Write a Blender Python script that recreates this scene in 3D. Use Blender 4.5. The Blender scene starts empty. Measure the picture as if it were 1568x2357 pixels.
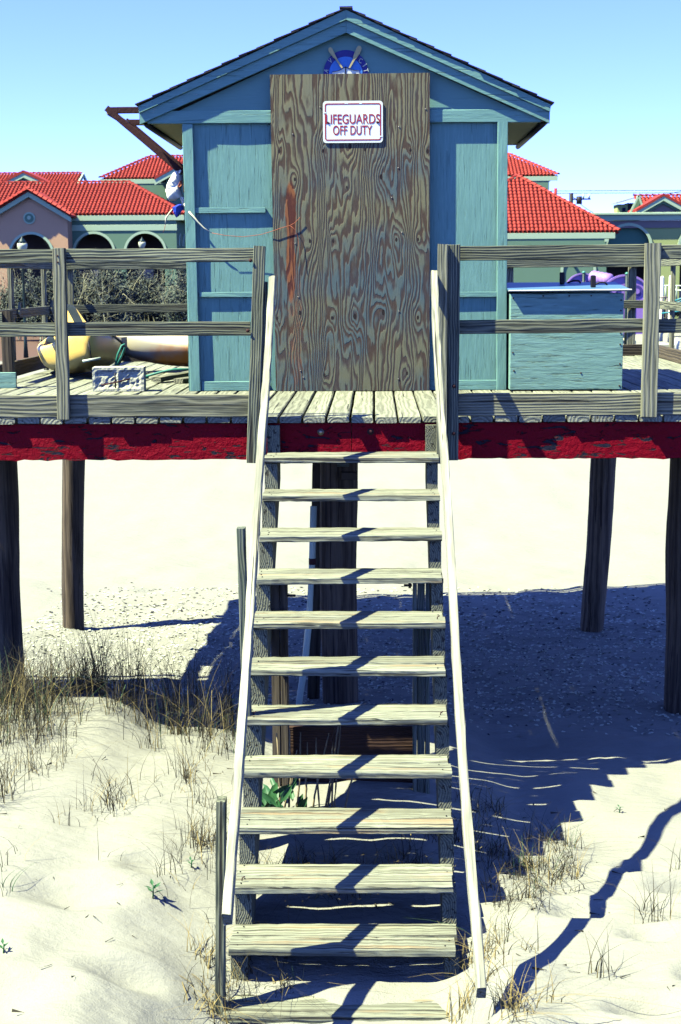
import bpy, bmesh, math, random
import numpy as np
from mathutils import Vector, Matrix, Quaternion
from mathutils.geometry import tessellate_polygon

SC = bpy.context.scene
COL = SC.collection
R = math.radians

# ---------------------------------------------------------------- camera
FPX, PIT, YAW, ROLL = 3668.97, .1455, -.0218, -.0059
CAM = Vector((.2469, -10.1917, .8788))

def _w(x, u, d):
    c, s = math.cos(PIT), math.sin(PIT)
    yy, zz = d * c + u * s, -d * s + u * c
    c, s = math.cos(YAW), math.sin(YAW)
    return Vector((x * c + yy * s, -x * s + yy * c, zz))

def at(px, py, Y=None, Z=None, X=None):
    """world point seen at photograph position (px, py) at a known depth / height"""
    a, b = px - 784, py - 1178
    c, s = math.cos(-ROLL), math.sin(-ROLL)
    r = _w((a * c - b * s) / FPX, -(a * s + b * c) / FPX, 1.0)
    t = (Y - CAM.y) / r.y if Y is not None else (Z - CAM.z) / r.z if Z is not None else (X - CAM.x) / r.x
    return CAM + r * t

cd = bpy.data.cameras.new('camera')
cam = bpy.data.objects.new('camera', cd)
COL.objects.link(cam)
c_, s_ = math.cos(-ROLL), math.sin(-ROLL)
rx, ry = _w(c_, -s_, 0), _w(s_, c_, 0)
rz = rx.cross(ry)
cam.matrix_world = Matrix(((rx.x, ry.x, rz.x, CAM.x), (rx.y, ry.y, rz.y, CAM.y), (rx.z, ry.z, rz.z, CAM.z), (0, 0, 0, 1)))
cd.sensor_fit = 'VERTICAL'
cd.sensor_height = 36
cd.lens = 36 * FPX / 2356
cd.clip_start, cd.clip_end = .1, 3000
cd.dof.use_dof = True
cd.dof.focus_distance = 10.5
cd.dof.aperture_fstop = 9
SC.camera = cam

# ---------------------------------------------------------------- sun and sky
SUN = Vector((2.7, 1.0, -4.1)).normalized()
W = bpy.data.worlds.new('World')
SC.world = W
W.use_nodes = True
nt = W.node_tree
nt.nodes.clear()
sky = nt.nodes.new('ShaderNodeTexSky')
sky.sky_type = 'NISHITA'
sky.sun_disc = False
sky.sun_elevation = math.asin(-SUN.z)
sky.sun_rotation = math.atan2(-SUN.x, -SUN.y)
sky.air_density, sky.dust_density, sky.ozone_density = .6, 0, 3.0
mul = nt.nodes.new('ShaderNodeMix'); mul.data_type = 'RGBA'; mul.blend_type = 'MULTIPLY'
mul.inputs[0].default_value = 1
mul.inputs[7].default_value = (1.18, 1.28, 2.8, 1)
bg = nt.nodes.new('ShaderNodeBackground'); bg.inputs[1].default_value = .05
ow = nt.nodes.new('ShaderNodeOutputWorld')
nt.links.new(sky.outputs[0], mul.inputs[6])
nt.links.new(mul.outputs[2], bg.inputs[0]); nt.links.new(bg.outputs[0], ow.inputs[0])

sl = bpy.data.lights.new('sun', 'SUN')
sl.energy = 5.0
sl.angle = R(.5)
sl.color = (1, .96, .74)
so = bpy.data.objects.new('sun', sl)
COL.objects.link(so)
so.rotation_euler = SUN.to_track_quat('-Z', 'Y').to_euler()
so.location = (-20, -10, 30)
vs = SC.view_settings
vs.view_transform = 'Standard'; vs.look = 'None'; vs.gamma = 1; vs.use_curve_mapping = False
vs.exposure = 1.90
SC.cycles.diffuse_bounces = 0

# ---------------------------------------------------------------- node helpers
AL = .48
class NT:
    def __init__(s, name):
        s.m = bpy.data.materials.new(name); s.m.use_nodes = True
        s.t = s.m.node_tree; s.t.nodes.clear()
        s.out = s.t.nodes.new('ShaderNodeOutputMaterial')
        s.b = s.t.nodes.new('ShaderNodeBsdfPrincipled')
        s.t.links.new(s.b.outputs[0], s.out.inputs[0])
        s.b.inputs['Roughness'].default_value = .85
        s.b.inputs['Specular IOR Level'].default_value = .25
    def set(s, sock, v):
        if sock.name == 'Base Color':          # all paint and wood values below are given on one common scale
            if isinstance(v, bpy.types.NodeSocket): v = s.vm('MULTIPLY', v, (AL, AL, AL))
            else: v = tuple(c * AL for c in v[:3])
        if hasattr(v, 'is_output') or isinstance(v, bpy.types.NodeSocket): s.t.links.new(v, sock)
        elif isinstance(v, (tuple, list)) and len(v) == 3 and sock.type == 'RGBA': sock.default_value = (*v, 1)
        else: sock.default_value = v
    def n(s, typ, **k):
        nd = s.t.nodes.new(typ)
        for a, b in k.items(): setattr(nd, a, b)
        return nd
    def ma(s, op, a, b=None, c=None):
        nd = s.n('ShaderNodeMath', operation=op)
        s.set(nd.inputs[0], a)
        if b is not None: s.set(nd.inputs[1], b)
        if c is not None: s.set(nd.inputs[2], c)
        return nd.outputs[0]
    def vm(s, op, a, b):
        nd = s.n('ShaderNodeVectorMath', operation=op)
        s.set(nd.inputs[0], a); s.set(nd.inputs[1], b)
        return nd.outputs[0]
    def xyz(s, v):
        nd = s.n('ShaderNodeSeparateXYZ'); s.set(nd.inputs[0], v); return nd.outputs
    def comb(s, x, y, z):
        nd = s.n('ShaderNodeCombineXYZ')
        for i, v in enumerate((x, y, z)): s.set(nd.inputs[i], v)
        return nd.outputs[0]
    def obj(s):
        return s.n('ShaderNodeTexCoord').outputs['Object']
    def rnd(s):
        return s.n('ShaderNodeObjectInfo').outputs['Random']
    def noise(s, v, scale, detail=3, rough=.55, dist=0):
        nd = s.n('ShaderNodeTexNoise')
        s.set(nd.inputs['Vector'], v)
        nd.inputs['Scale'].default_value = scale; nd.inputs['Detail'].default_value = detail
        nd.inputs['Roughness'].default_value = rough; nd.inputs['Distortion'].default_value = dist
        return nd.outputs['Fac']
    def ramp(s, f, stops, interp='LINEAR'):
        nd = s.n('ShaderNodeValToRGB'); s.set(nd.inputs[0], f)
        r = nd.color_ramp; r.interpolation = interp
        while len(r.elements) < len(stops): r.elements.new(.5)
        for e, (p, c) in zip(r.elements, stops):
            e.position = p; e.color = (*c, 1) if len(c) == 3 else c
        return nd.outputs[0]
    def step(s, f, lo, hi):
        nd = s.n('ShaderNodeMapRange'); nd.interpolation_type = 'SMOOTHSTEP'
        s.set(nd.inputs[0], f); nd.inputs[1].default_value = lo; nd.inputs[2].default_value = hi
        return nd.outputs[0]
    def mix(s, f, a, b, mode='MIX'):
        nd = s.n('ShaderNodeMix', data_type='RGBA', blend_type=mode)
        s.set(nd.inputs[0], f); s.set(nd.inputs[6], a); s.set(nd.inputs[7], b)
        return nd.outputs[2]
    def bump(s, h, strength, dist):
        nd = s.n('ShaderNodeBump'); s.set(nd.inputs['Height'], h)
        nd.inputs['Strength'].default_value = strength; nd.inputs['Distance'].default_value = dist
        s.t.links.new(nd.outputs[0], s.b.inputs['Normal'])
    def swz(s, v, axis):
        if axis == 'X': return v
        o = s.xyz(v)
        return s.comb(o[1], o[0], o[2]) if axis == 'Y' else s.comb(o[2], o[1], o[0])

def wood(name, dark, light, axis='X', spacing=.013, crack=.6, tint=None, var=.35, warm=None):
    g = NT(name)
    v0 = g.swz(g.obj(), axis)
    r = g.rnd()
    off = g.comb(g.ma('MULTIPLY', r, 61.0), g.ma('MULTIPLY', r, 3.7), g.ma('MULTIPLY', r, 9.1))
    v = g.vm('ADD', v0, off)
    # growth rings about a pith that lies outside or near the board
    o = g.xyz(v0)
    cy = g.ma('SUBTRACT', g.ma('MULTIPLY', g.ma('FRACT', g.ma('MULTIPLY', r, 7.3)), .16), .08)
    cz = g.ma('SUBTRACT', g.ma('MULTIPLY', g.ma('FRACT', g.ma('MULTIPLY', r, 13.7)), .10), .11)
    wob = g.ma('MULTIPLY', g.ma('SUBTRACT', g.noise(g.vm('MULTIPLY', v, (1.1, 5, 5)), 1.6, 2), .5), .05)
    dy = g.ma('SUBTRACT', o[1], cy); dz = g.ma('SUBTRACT', o[2], cz)
    rad = g.ma('ADD', g.ma('SQRT', g.ma('ADD', g.ma('MULTIPLY', dy, dy), g.ma('MULTIPLY', dz, dz))), wob)
    ring = g.ma('ADD', g.ma('MULTIPLY', g.ma('SINE', g.ma('MULTIPLY', rad, 6.283 / spacing)), .5), .5)
    fib = g.noise(g.vm('MULTIPLY', v, (2.6, 85, 85)), 1.0, 3, .6)
    fin = g.noise(g.vm('MULTIPLY', v, (7, 240, 240)), 1.0, 2, .6)
    big = g.noise(g.vm('MULTIPLY', v, (1.3, 5, 5)), 1.0, 3, .6)
    f = g.ma('ADD', g.ma('MULTIPLY', ring, .24), g.ma('ADD', g.ma('MULTIPLY', fib, .56), g.ma('MULTIPLY', fin, .20)))
    f = g.step(f, .24, .74)
    col = g.mix(f, dark, light)
    tone = g.ma('ADD', 1 - var / 2, g.ma('MULTIPLY', g.ma('SUBTRACT', g.ma('ADD', r, big), .5), var))
    col = g.mix(1.0, col, g.comb(tone, tone, tone), 'MULTIPLY')
    if warm:
        wm = g.step(g.noise(g.vm('MULTIPLY', v, (1.2, 16, 30)), 1.0, 2), .56, .72)
        col = g.mix(g.ma('MULTIPLY', wm, .6), col, warm)
    ck = g.step(g.noise(g.vm('MULTIPLY', v, (.9, 48, 48)), 1.0, 2, .5), crack, crack + .05)
    col = g.mix(g.ma('MULTIPLY', ck, .8), col, (.02, .018, .016))
    g.set(g.b.inputs['Base Color'], col)
    h = g.ma('SUBTRACT', f, g.ma('MULTIPLY', ck, 1.6))
    g.bump(h, .8, .0035)
    return g.m

def paint(name, base, axis='X', chip=None, chipamt=.70, grain=.5, dark=None, var=.12, rel=.0022, gs=60):
    g = NT(name)
    v = g.swz(g.obj(), axis); r = g.rnd()
    v = g.vm('ADD', v, g.comb(g.ma('MULTIPLY', r, 31.0), g.ma('MULTIPLY', r, 5.3), 0.0))
    big = g.noise(v, 1.7, 4, .6)
    fib = g.noise(g.vm('MULTIPLY', v, (6, gs, gs)), 1.0, 4, .65)
    crk = g.step(g.noise(g.vm('MULTIPLY', v, (3.2, gs * 1.3, gs * 1.3)), 1.0, 3, .6), .60, .68)
    d = dark or tuple(c * .45 for c in base)
    tone = g.ma('ADD', 1 - var, g.ma('MULTIPLY', big, 2 * var))
    col = g.mix(1.0, base, g.comb(tone, tone, tone), 'MULTIPLY')
    col = g.mix(g.ma('MULTIPLY', g.step(fib, .40, .72), grain * .55), col, tuple(min(.9, c * 1.5 + .05) for c in base))
    col = g.mix(g.ma('MULTIPLY', crk, grain), col, d)
    if chip:
        cp = g.step(g.noise(g.vm('MULTIPLY', v, (16, 46, 46)), 1.0, 4, .7), chipamt, chipamt + .03)
        col = g.mix(cp, col, chip)
    g.set(g.b.inputs['Base Color'], col)
    g.b.inputs['Roughness'].default_value = .6
    g.bump(g.ma('SUBTRACT', fib, g.ma('MULTIPLY', crk, .9)), 1.0, rel)
    return g.m

def plain(name, col, rough=.7, noise=0, nscale=6, metal=0, bump=0, bs=40, spec=.3, var=0):
    g = NT(name)
    c = col
    if noise:
        f = g.noise(g.obj(), nscale, 4, .6)
        k = g.ma('ADD', 1 - noise, g.ma('MULTIPLY', f, 2 * noise))
        c = g.mix(1.0, col, g.comb(k, k, k), 'MULTIPLY')
    if var:
        k = g.ma('ADD', 1 - var, g.ma('MULTIPLY', g.rnd(), 2 * var))
        c = g.mix(1.0, c, g.comb(k, k, k), 'MULTIPLY')
    g.set(g.b.inputs['Base Color'], c)
    g.b.inputs['Roughness'].default_value = rough
    g.b.inputs['Metallic'].default_value = metal
    g.b.inputs['Specular IOR Level'].default_value = spec
    if bump: g.bump(g.noise(g.obj(), bs, 4, .6), 1, bump)
    return g.m

M = {}
M['deck'] = wood('weathered_deck_wood', (.20, .20, .17), (.50, .49, .40), axis='Y', crack=.66, spacing=.03)
M['tread'] = wood('tread_wood', (.19, .20, .13), (.50, .555, .37), crack=.585, warm=(.52, .36, .16), spacing=.02)
M['rail'] = wood('grey_rail_wood', (.04, .06, .05), (.40, .44, .26), crack=.60, var=.5, spacing=.016)
M['post'] = wood('grey_post_wood', (.13, .15, .095), (.52, .54, .32), crack=.62, spacing=.02)
M['newwood'] = wood('pale_new_wood', (.34, .36, .25), (.70, .73, .49), crack=.62, var=.12, spacing=.02)
M['stringer'] = wood('stringer_wood', (.10, .12, .085), (.44, .47, .28), crack=.60, spacing=.011)
M['greenwood'] = wood('treated_green_wood', (.10, .15, .10), (.30, .34, .24), crack=.68)
M['old'] = wood('old_dark_wood', (.07, .06, .04), (.20, .17, .10), crack=.64, spacing=.03)
M['pile'] = wood('pile_wood', (.05, .04, .028), (.25, .20, .12), axis='Z', crack=.60, spacing=.05, var=.6)
HUT = (.25, .54, .42)
M['hut_v'] = paint('hut_paint_vertical', HUT, 'Z', chip=(.55, .6, .5), chipamt=.73)
M['hut_h'] = paint('hut_paint_horizontal', HUT, 'X', chip=(.6, .62, .5), chipamt=.71)
M['hut_rake'] = paint('hut_rake_paint', HUT, 'X', chip=(.66, .66, .52), chipamt=.655, grain=.7)
M['hut_gable'] = paint('hut_gable_paint', HUT, 'X', grain=.12, rel=.0006)
M['box'] = paint('box_paint', (.29, .56, .42), 'X', chip=(.5, .5, .4), chipamt=.72, grain=.8, rel=.004, gs=42)
M['boxlid'] = plain('box_lid_blue', (.12, .28, .42), .45, .12)
M['white'] = plain('white_paint', (1.3, 1.35, 1.0), .5, .06)
M['soffit'] = plain('soffit_paint', (1.35, 1.5, 1.05), .7, .08)
M['shingle'] = plain('shingle_asphalt', (.045, .045, .055), .95, .3, 60, bump=.003, var=.25)
M['rust'] = plain('rusty_steel', (.075, .026, .022), .9, .4, 30, bump=.003, bs=60)
M['pipe_tan'] = plain('wrapped_pipe', (.34, .26, .15), .7, .3, 20)
M['iron'] = plain('dark_iron', (.03, .03, .035), .6, .3, 30, metal=.4)
M['nail'] = plain('galvanised_nail', (.35, .34, .3), .4, metal=.8)
M['pvc'] = plain('grey_pvc', (.85, 1.05, .75), .45, .1)
M['concrete'] = plain('concrete_block', (.85, .9, .6), .95, .2, 25, bump=.008, bs=35)
M['redpaint_sign'] = plain('sign_red', (.62, .012, .035), .5)
M['signwhite'] = plain('sign_white', (1.45, 1.60, 1.22), .35, .04)
M['green_rope'] = plain('green_hose', (.05, .33, .22), .5)
M['navy'] = plain('emblem_navy', (.02, .03, .30), .5, .3, 30)
M['azure'] = plain('emblem_azure', (.10, .40, .95), .5, .3, 50)
M['oar'] = plain('oar_paint', (.85, .75, .30), .6, .2, 40)
M['boatwhite'] = plain('emblem_boat_white', (1.3, 1.4, 1.05), .6, .15, 40)
M['ink'] = plain('emblem_black', (.015, .015, .03), .5)
M['letter'] = plain('emblem_letter', (.9, 1.0, .7), .6)
M['bluerag'] = plain('blue_plastic', (.02, .07, .60), .35, .15)
M['orange'] = plain('orange_string', (.55, .16, .07), .8)
M['cordw'] = plain('pale_cord', (1.1, 1.15, .7), .8)
M['black'] = plain('black_strap', (.012, .012, .02), .6)
M['yellow'] = plain('kayak_yellow', (1.6, 1.15, .26), .42, .06, 5)
M['kayin'] = plain('kayak_inside_orange', (.95, .50, .10), .5, .1)
M['sticker'] = plain('blue_sticker', (.12, .25, .3), .5, .4, 60)
# white kayak fading to orange underneath: a stain that belongs to the hull
g = NT('kayak_white_orange')
o = g.xyz(g.obj())
f = g.step(g.ma('ADD', g.ma('ADD', g.ma('MULTIPLY', o[2], -2.2), g.ma('MULTIPLY', o[1], 1.0)), g.ma('MULTIPLY', g.noise(g.obj(), 3.5, 3), 1.0)), -.95, -.30)
g.set(g.b.inputs['Base Color'], g.mix(f, (1.7, 1.6, 1.0), (1.8, .62, .06)))
g.b.inputs['Roughness'].default_value = .4
M['kayw'] = g.m
# plastic bag
g = NT('thin_white_plastic')
g.set(g.b.inputs['Base Color'], g.mix(g.step(g.noise(g.obj(), 7, 2), .62, .70), (1.6, 1.65, 1.2), (1.3, .45, .2)))
g.b.inputs['Roughness'].default_value = .4
g.b.inputs['Subsurface Weight'].default_value = .3
g.b.inputs['Subsurface Radius'].default_value = (.03, .03, .02)
M['bag'] = g.m
# red flaking beam
g = NT('flaking_red_paint')
v = g.obj()
fl = g.noise(g.vm('MULTIPLY', v, (.75, 1, 2.6)), 8.5, 6, .66, .8)
lg = g.noise(g.vm('MULTIPLY', v, (.5, 1, 1)), 2.2, 2)
pk = g.step(g.ma('ADD', fl, g.ma('MULTIPLY', lg, .25)), .72, .745)
fine = g.noise(v, 24, 5, .7)
col = g.mix(g.noise(v, 4, 4, .7), (.24, .001, .010), (.43, .003, .020))
col = g.mix(pk, col, (.022, .022, .040))
g.set(g.b.inputs['Base Color'], col)
g.b.inputs['Roughness'].default_value = .5; g.b.inputs['Specular IOR Level'].default_value = .08
g.bump(g.ma('ADD', g.ma('MULTIPLY', fine, 1.0), g.ma('MULTIPLY', pk, -1.5)), 1, .014)
M['red'] = g.m
# retaining panel
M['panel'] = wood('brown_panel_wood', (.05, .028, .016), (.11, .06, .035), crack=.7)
# far building materials
M['tile'] = plain('clay_tile', (.60, .062, .035), .75, .12, 8, var=.14)
M['tiled'] = plain('clay_tile_ridge', (.52, .05, .03), .8, .15, 8)
M['stucco'] = plain('olive_stucco', (.24, .44, .25), .95, .05, .8)
M['stuccopink'] = plain('rose_stucco', (1.0, .64, .32), .95, .05, .8)
M['stuccoyel'] = plain('yellow_stucco', (.68, .84, .28), .95, .06, .6)
M['slate_shade'] = plain('slate_and_recess_shade', (.18, .42, .26), .95, .05, .8)  # arch recess shade put into the colour; glazing bars share the slate
M['trim'] = plain('cream_trim', (.72, 1.0, .58), .8, .04)
M['mauve'] = plain('mauve_shade_band', (.42, .36, .30), .9, .08)  # parapet shade as a colour; also plain mauve for gable wall and pipes
M['shadeint'] = plain('arcade_inside_shade', (.10, .085, .07), .95, .1, 2)  # shade inside arcade and porch put into a dark wall and ceiling colour
M['glass'] = plain('dark_window', (.02, .05, .10), .15, spec=.6)
M['lampglass'] = plain('lamp_globe', (.9, 1.0, .62), .35)
M['purple'] = plain('purple_plastic', (.52, .32, .80), .45, .05)
M['purple_d'] = plain('deep_purple_plastic', (.10, .07, .34), .5)
M['teal'] = plain('teal_rail', (.04, .42, .45), .4)
M['postdark'] = plain('dark_green_post', (.01, .05, .05), .5)
M['mint'] = plain('mint_cap', (.12, .55, .36), .4)
M['pwhite'] = plain('playground_white', (1.4, 1.5, 1.1), .4)
M['pale'] = plain('pale_platform', (.8, .85, .5), .8, .1, 3)
M['grass_straw'] = plain('straw_grass', (.46, .38, .13), .8, var=.2)
M['grass_dark'] = plain('dark_dry_grass', (.07, .065, .035), .85)
M['grass_green'] = plain('green_blade', (.07, .16, .06), .7)
M['leaf'] = plain('leaf_green', (.05, .20, .06), .5, .15, 8)
M['twig'] = plain('dry_twig', (.45, .38, .2), .9, .2, 20)
M['bark'] = plain('pale_bark', (.62, .64, .36), .9, .2, 6)
M['bushleaf'] = plain('bush_leaf', (.035, .06, .045), .8, .3, 2)
M['bushleaf2'] = plain('bush_leaf_pale', (.14, .18, .12), .8, .3, 2)
M['brownveg'] = plain('brown_ground_cover', (.22, .14, .09), .95, .4, 2)
M['shell'] = plain('shell_chip', (.9, 1.0, .7), .6)
M['pebble'] = plain('dark_pebble', (.05, .05, .05), .8)

# sand
g = NT('beach_sand')
v = g.obj()
f = g.noise(v, .9, 4, .6)
col = g.mix(f, (.42, .44, .34), (.48, .505, .395))
sp = g.noise(v, 55, 3, .7)
col = g.mix(g.ma('MULTIPLY', g.step(sp, .30, .42), .0), col, (.2, .18, .13))
fine = g.noise(v, 130, 2, .7)
col = g.mix(g.ma('MULTIPLY', g.step(fine, .62, .75), .35), col, (.24, .24, .20))
# grassy / gravel beyond the beach
o = g.xyz(v)
far = g.step(g.ma('ADD', o[1], g.ma('MULTIPLY', g.noise(v, .25, 3), 14.0)), 66, 70)
g.set(g.b.inputs['Base Color'], g.mix(g.ma('MULTIPLY', far, g.step(o[0], -2.0, -6.0)), col, (.20, .13, .09)))
g.b.inputs['Roughness'].default_value = .95
g.b.inputs['Specular IOR Level'].default_value = .1
rip = g.noise(g.vm('MULTIPLY', v, (5, 11, 5)), 1.2, 4, .6)
g.bump(g.ma('ADD', g.ma('MULTIPLY', rip, 1.0), g.ma('MULTIPLY', fine, .18)), .7, .03)
M['sand'] = g.m

# plywood: rotary cut veneer, contour bands bent round knots
g = NT('weathered_plywood')
o = g.xyz(g.obj())          # x 0..1.22 , z 0..2.44
def U(zx, zy): return ((zx - 12) / 1165 * 1.219, (2335 - zy) / 2335 * 2.438 + 0.0)
KN = [(70, 566, 1), (391, 566, 1), (590, 535, 1.5), (700, 560, .9), (1035, 565, 1), (1160, 575, 1.2), (182, 770, 1), (818, 757, 1.4),
      (290, 1222, 1.1), (462, 1222, 1), (930, 1215, 1.1), (1090, 1215, 1), (450, 1790, 1.1), (620, 1780, 1.5), (832, 1750, 1.5), (1090, 1790, 1.1),
      (210, 1750, 1.2), (390, 2215, 1), (1010, 2205, 1), (40, 1790, 1), (565, 830, .8)]
vec = g.comb(g.ma('MULTIPLY', o[0], 3.1), 0.0, g.ma('MULTIPLY', o[2], .45))
fld = g.ma('MULTIPLY', g.noise(vec, 1.25, 3, .5, .25), .62)
fld = g.ma('ADD', fld, g.ma('MULTIPLY', o[0], .95))
jag = g.noise(g.comb(g.ma('MULTIPLY', o[0], 26), 0.0, g.ma('MULTIPLY', o[2], 7.0)), 1.0, 2, .6)
fld = g.ma('ADD', fld, g.ma('MULTIPLY', jag, .035))
core = None
for i, (kx, ky, ks) in enumerate(KN):
    x, z = U(kx, ky)
    dx = g.ma('MULTIPLY', g.ma('SUBTRACT', o[0], x), 1.0); dz = g.ma('MULTIPLY', g.ma('SUBTRACT', o[2], z), .50)
    d2 = g.ma('ADD', g.ma('MULTIPLY', dx, dx), g.ma('MULTIPLY', dz, dz))
    e = g.ma('DIVIDE', .085 * ks * (1 if i % 2 else -1), g.ma('ADD', 1.0, g.ma('MULTIPLY', d2, 1 / (.042 * ks) ** 2)))
    fld = g.ma('ADD', fld, e)
    cc = g.ma('LESS_THAN', g.ma('ADD', g.ma('MULTIPLY', dx, dx), g.ma('MULTIPLY', g.ma('MULTIPLY', dz, 1.3), dz)), (.0085 * ks) ** 2)
    core = cc if core is None else g.ma('MAXIMUM', core, cc)
fld = g.ma('ADD', fld, g.ma('MULTIPLY', g.noise(g.comb(g.ma('MULTIPLY', o[0], 9), 0.0, g.ma('MULTIPLY', o[2], .9)), 1.0, 2, .5), .10))
band = g.ma('FRACT', g.ma('MULTIPLY', fld, 27.0))
bn = g.ma('MULTIPLY', g.step(band, .22, .62), g.ma('SUBTRACT', 1.0, g.step(band, .84, .97)))
fibr = g.noise(g.comb(g.ma('MULTIPLY', o[0], 210), 0.0, g.ma('MULTIPLY', o[2], 7)), 1.0, 3, .6)
pt = g.noise(g.obj(), 1.9, 3, .55)
top = g.step(g.ma('ADD', o[2], g.ma('MULTIPLY', g.ma('SUBTRACT', pt, .5), 2.2)), 1.2, 2.2)
early = g.mix(g.step(pt, .38, .62), (.14, .22, .20), (.27, .285, .15))
early = g.mix(g.ma('MULTIPLY', top, .8), early, (.36, .345, .16))
late = g.mix(g.step(g.noise(g.obj(), 3.3, 2), .4, .6), (.10, .055, .035), (.085, .060, .055))
col = g.mix(g.ma('MULTIPLY', bn, .88), early, late)
col = g.mix(g.ma('MULTIPLY', g.step(fibr, .5, .75), .35), col, (.42, .40, .26))
# rust-brown runs
def blob(cx, cz, wx, wz, wob=.02):
    n2 = g.ma('MULTIPLY', g.ma('SUBTRACT', g.noise(g.comb(o[0], 0.0, o[2]), 9, 3), .5), wob * 4)
    a = g.ma('DIVIDE', g.ma('ADD', g.ma('SUBTRACT', o[0], cx), n2), wx); b = g.ma('DIVIDE', g.ma('SUBTRACT', o[2], cz), wz)
    return g.ma('SUBTRACT', 1.0, g.step(g.ma('ADD', g.ma('MULTIPLY', a, a), g.ma('MULTIPLY', b, b)), .7, 1.2))
x, z = U(150, 1010); s1 = blob(x, z, .045, .24, .008)
x, z = U(135, 1390); s2 = blob(x + .01, z, .035, .30, .010)
x, z = U(180, 1850); s3 = blob(x, z, .05, .5, .03)
col = g.mix(g.ma('MULTIPLY', g.ma('MAXIMUM', s1, s2), .85), col, g.mix(bn, (.46, .15, .035), (.15, .035, .02)))
col = g.mix(g.ma('MULTIPLY', s3, g.ma('MULTIPLY', g.step(fibr, .45, .6), .6)), col, (.45, .18, .07))
col = g.mix(core, col, (.03, .022, .02))
g.set(g.b.inputs['Base Color'], col)
g.bump(g.ma('ADD', g.ma('MULTIPLY', bn, -.6), g.ma('MULTIPLY', fibr, .6)), .8, .003)
M['ply'] = g.m

# ---------------------------------------------------------------- geometry helpers
WM = {}
def tag(o, label=None, cat=None, group=None, kind=None):
    if label: o['label'] = label
    if cat: o['category'] = cat
    if group: o['group'] = group
    if kind: o['kind'] = kind
    return o

def thing(name, loc, label, cat, group=None):
    o = bpy.data.objects.new(name, None); COL.objects.link(o)
    o.empty_display_size = .2
    o.location = loc; WM[o] = Matrix.Translation(Vector(loc))
    return tag(o, label, cat, group)

def link(name, me, mat, parent=None, mw=None):
    o = bpy.data.objects.new(name, me); COL.objects.link(o)
    for m in (mat if isinstance(mat, (list, tuple)) else [mat]):
        if m is not None and len(me.materials) < (len(mat) if isinstance(mat, (list, tuple)) else 1): me.materials.append(m)
    mw = mw or Matrix()
    WM[o] = mw
    if parent:
        o.parent = parent
        mw = WM[parent].inverted() @ mw
    o.matrix_basis = mw
    return o

def mesh(vs, fs, smooth=False, mi=None):
    me = bpy.data.meshes.new('m')
    me.from_pydata([tuple(v) for v in vs], [], fs)
    if smooth: me.polygons.foreach_set('use_smooth', [True] * len(me.polygons))
    if mi: me.polygons.foreach_set('material_index', mi)
    me.update()
    return me

def beam(name, a, b, w, h, mat, parent=None, up=(0, 0, 1), ch=.004, jit=.002, seg=None, rnd=random, bow=0):
    """a board from a to b; w across, h along 'up'; chamfered, slightly uneven, local X along the grain"""
    a, b = Vector(a), Vector(b)
    d = b - a; L = d.length; X = d.normalized()
    Z = Vector(up); Z = (Z - X * Z.dot(X)).normalized(); Y = Z.cross(X)
    n = seg or max(2, min(14, int(L / .16)))
    ch = min(ch, w * .25, h * .25)
    sec = [(-w/2+ch, -h/2), (w/2-ch, -h/2), (w/2, -h/2+ch), (w/2, h/2-ch), (w/2-ch, h/2), (-w/2+ch, h/2), (-w/2, h/2-ch), (-w/2, -h/2+ch)]
    V, F = [], []
    for i in range(n + 1):
        x = -L/2 + L * i / n
        q_ = bow*(math.sin(math.pi*i/n) + .45*math.sin(3.3*math.pi*i/n))
        for (y, z) in sec:
            y += q_
            V.append((x + (rnd.uniform(-jit, jit) if i in (0, n) else 0), y + rnd.uniform(-jit, jit) * .6, z + rnd.uniform(-jit, jit) * .6))
    for i in range(n):
        for k in range(8):
            k2 = (k + 1) % 8
            F.append((i*8+k, i*8+k2, (i+1)*8+k2, (i+1)*8+k))
    F.append(tuple(range(7, -1, -1))); F.append(tuple(n*8 + k for k in range(8)))
    c = (a + b) / 2
    mw = Matrix(((X.x, Y.x, Z.x, c.x), (X.y, Y.y, Z.y, c.y), (X.z, Y.z, Z.z, c.z), (0, 0, 0, 1)))
    return link(name, mesh(V, F), mat, parent, mw)

def box(name, x0, x1, y0, y1, z0, z1, mat, parent=None, ch=.003, rot=None):
    """chamfered box given by its world extents; local axes stay on world axes"""
    c = Vector(((x0+x1)/2, (y0+y1)/2, (z0+z1)/2)); sx, sy, sz = (x1-x0)/2, (y1-y0)/2, (z1-z0)/2
    ch = min(ch, sx*.5, sy*.5, sz*.5)
    bm = bmesh.new(); bmesh.ops.create_cube(bm, size=2)
    for v in bm.verts: v.co = Vector((v.co.x*sx, v.co.y*sy, v.co.z*sz))
    if ch > 0: bmesh.ops.bevel(bm, geom=bm.edges[:], offset=ch, segments=1, affect='EDGES')
    me = bpy.data.meshes.new('m'); bm.to_mesh(me); bm.free()
    mw = Matrix.Translation(c)
    if rot: mw = mw @ rot
    return link(name, me, mat, parent, mw)

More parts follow.
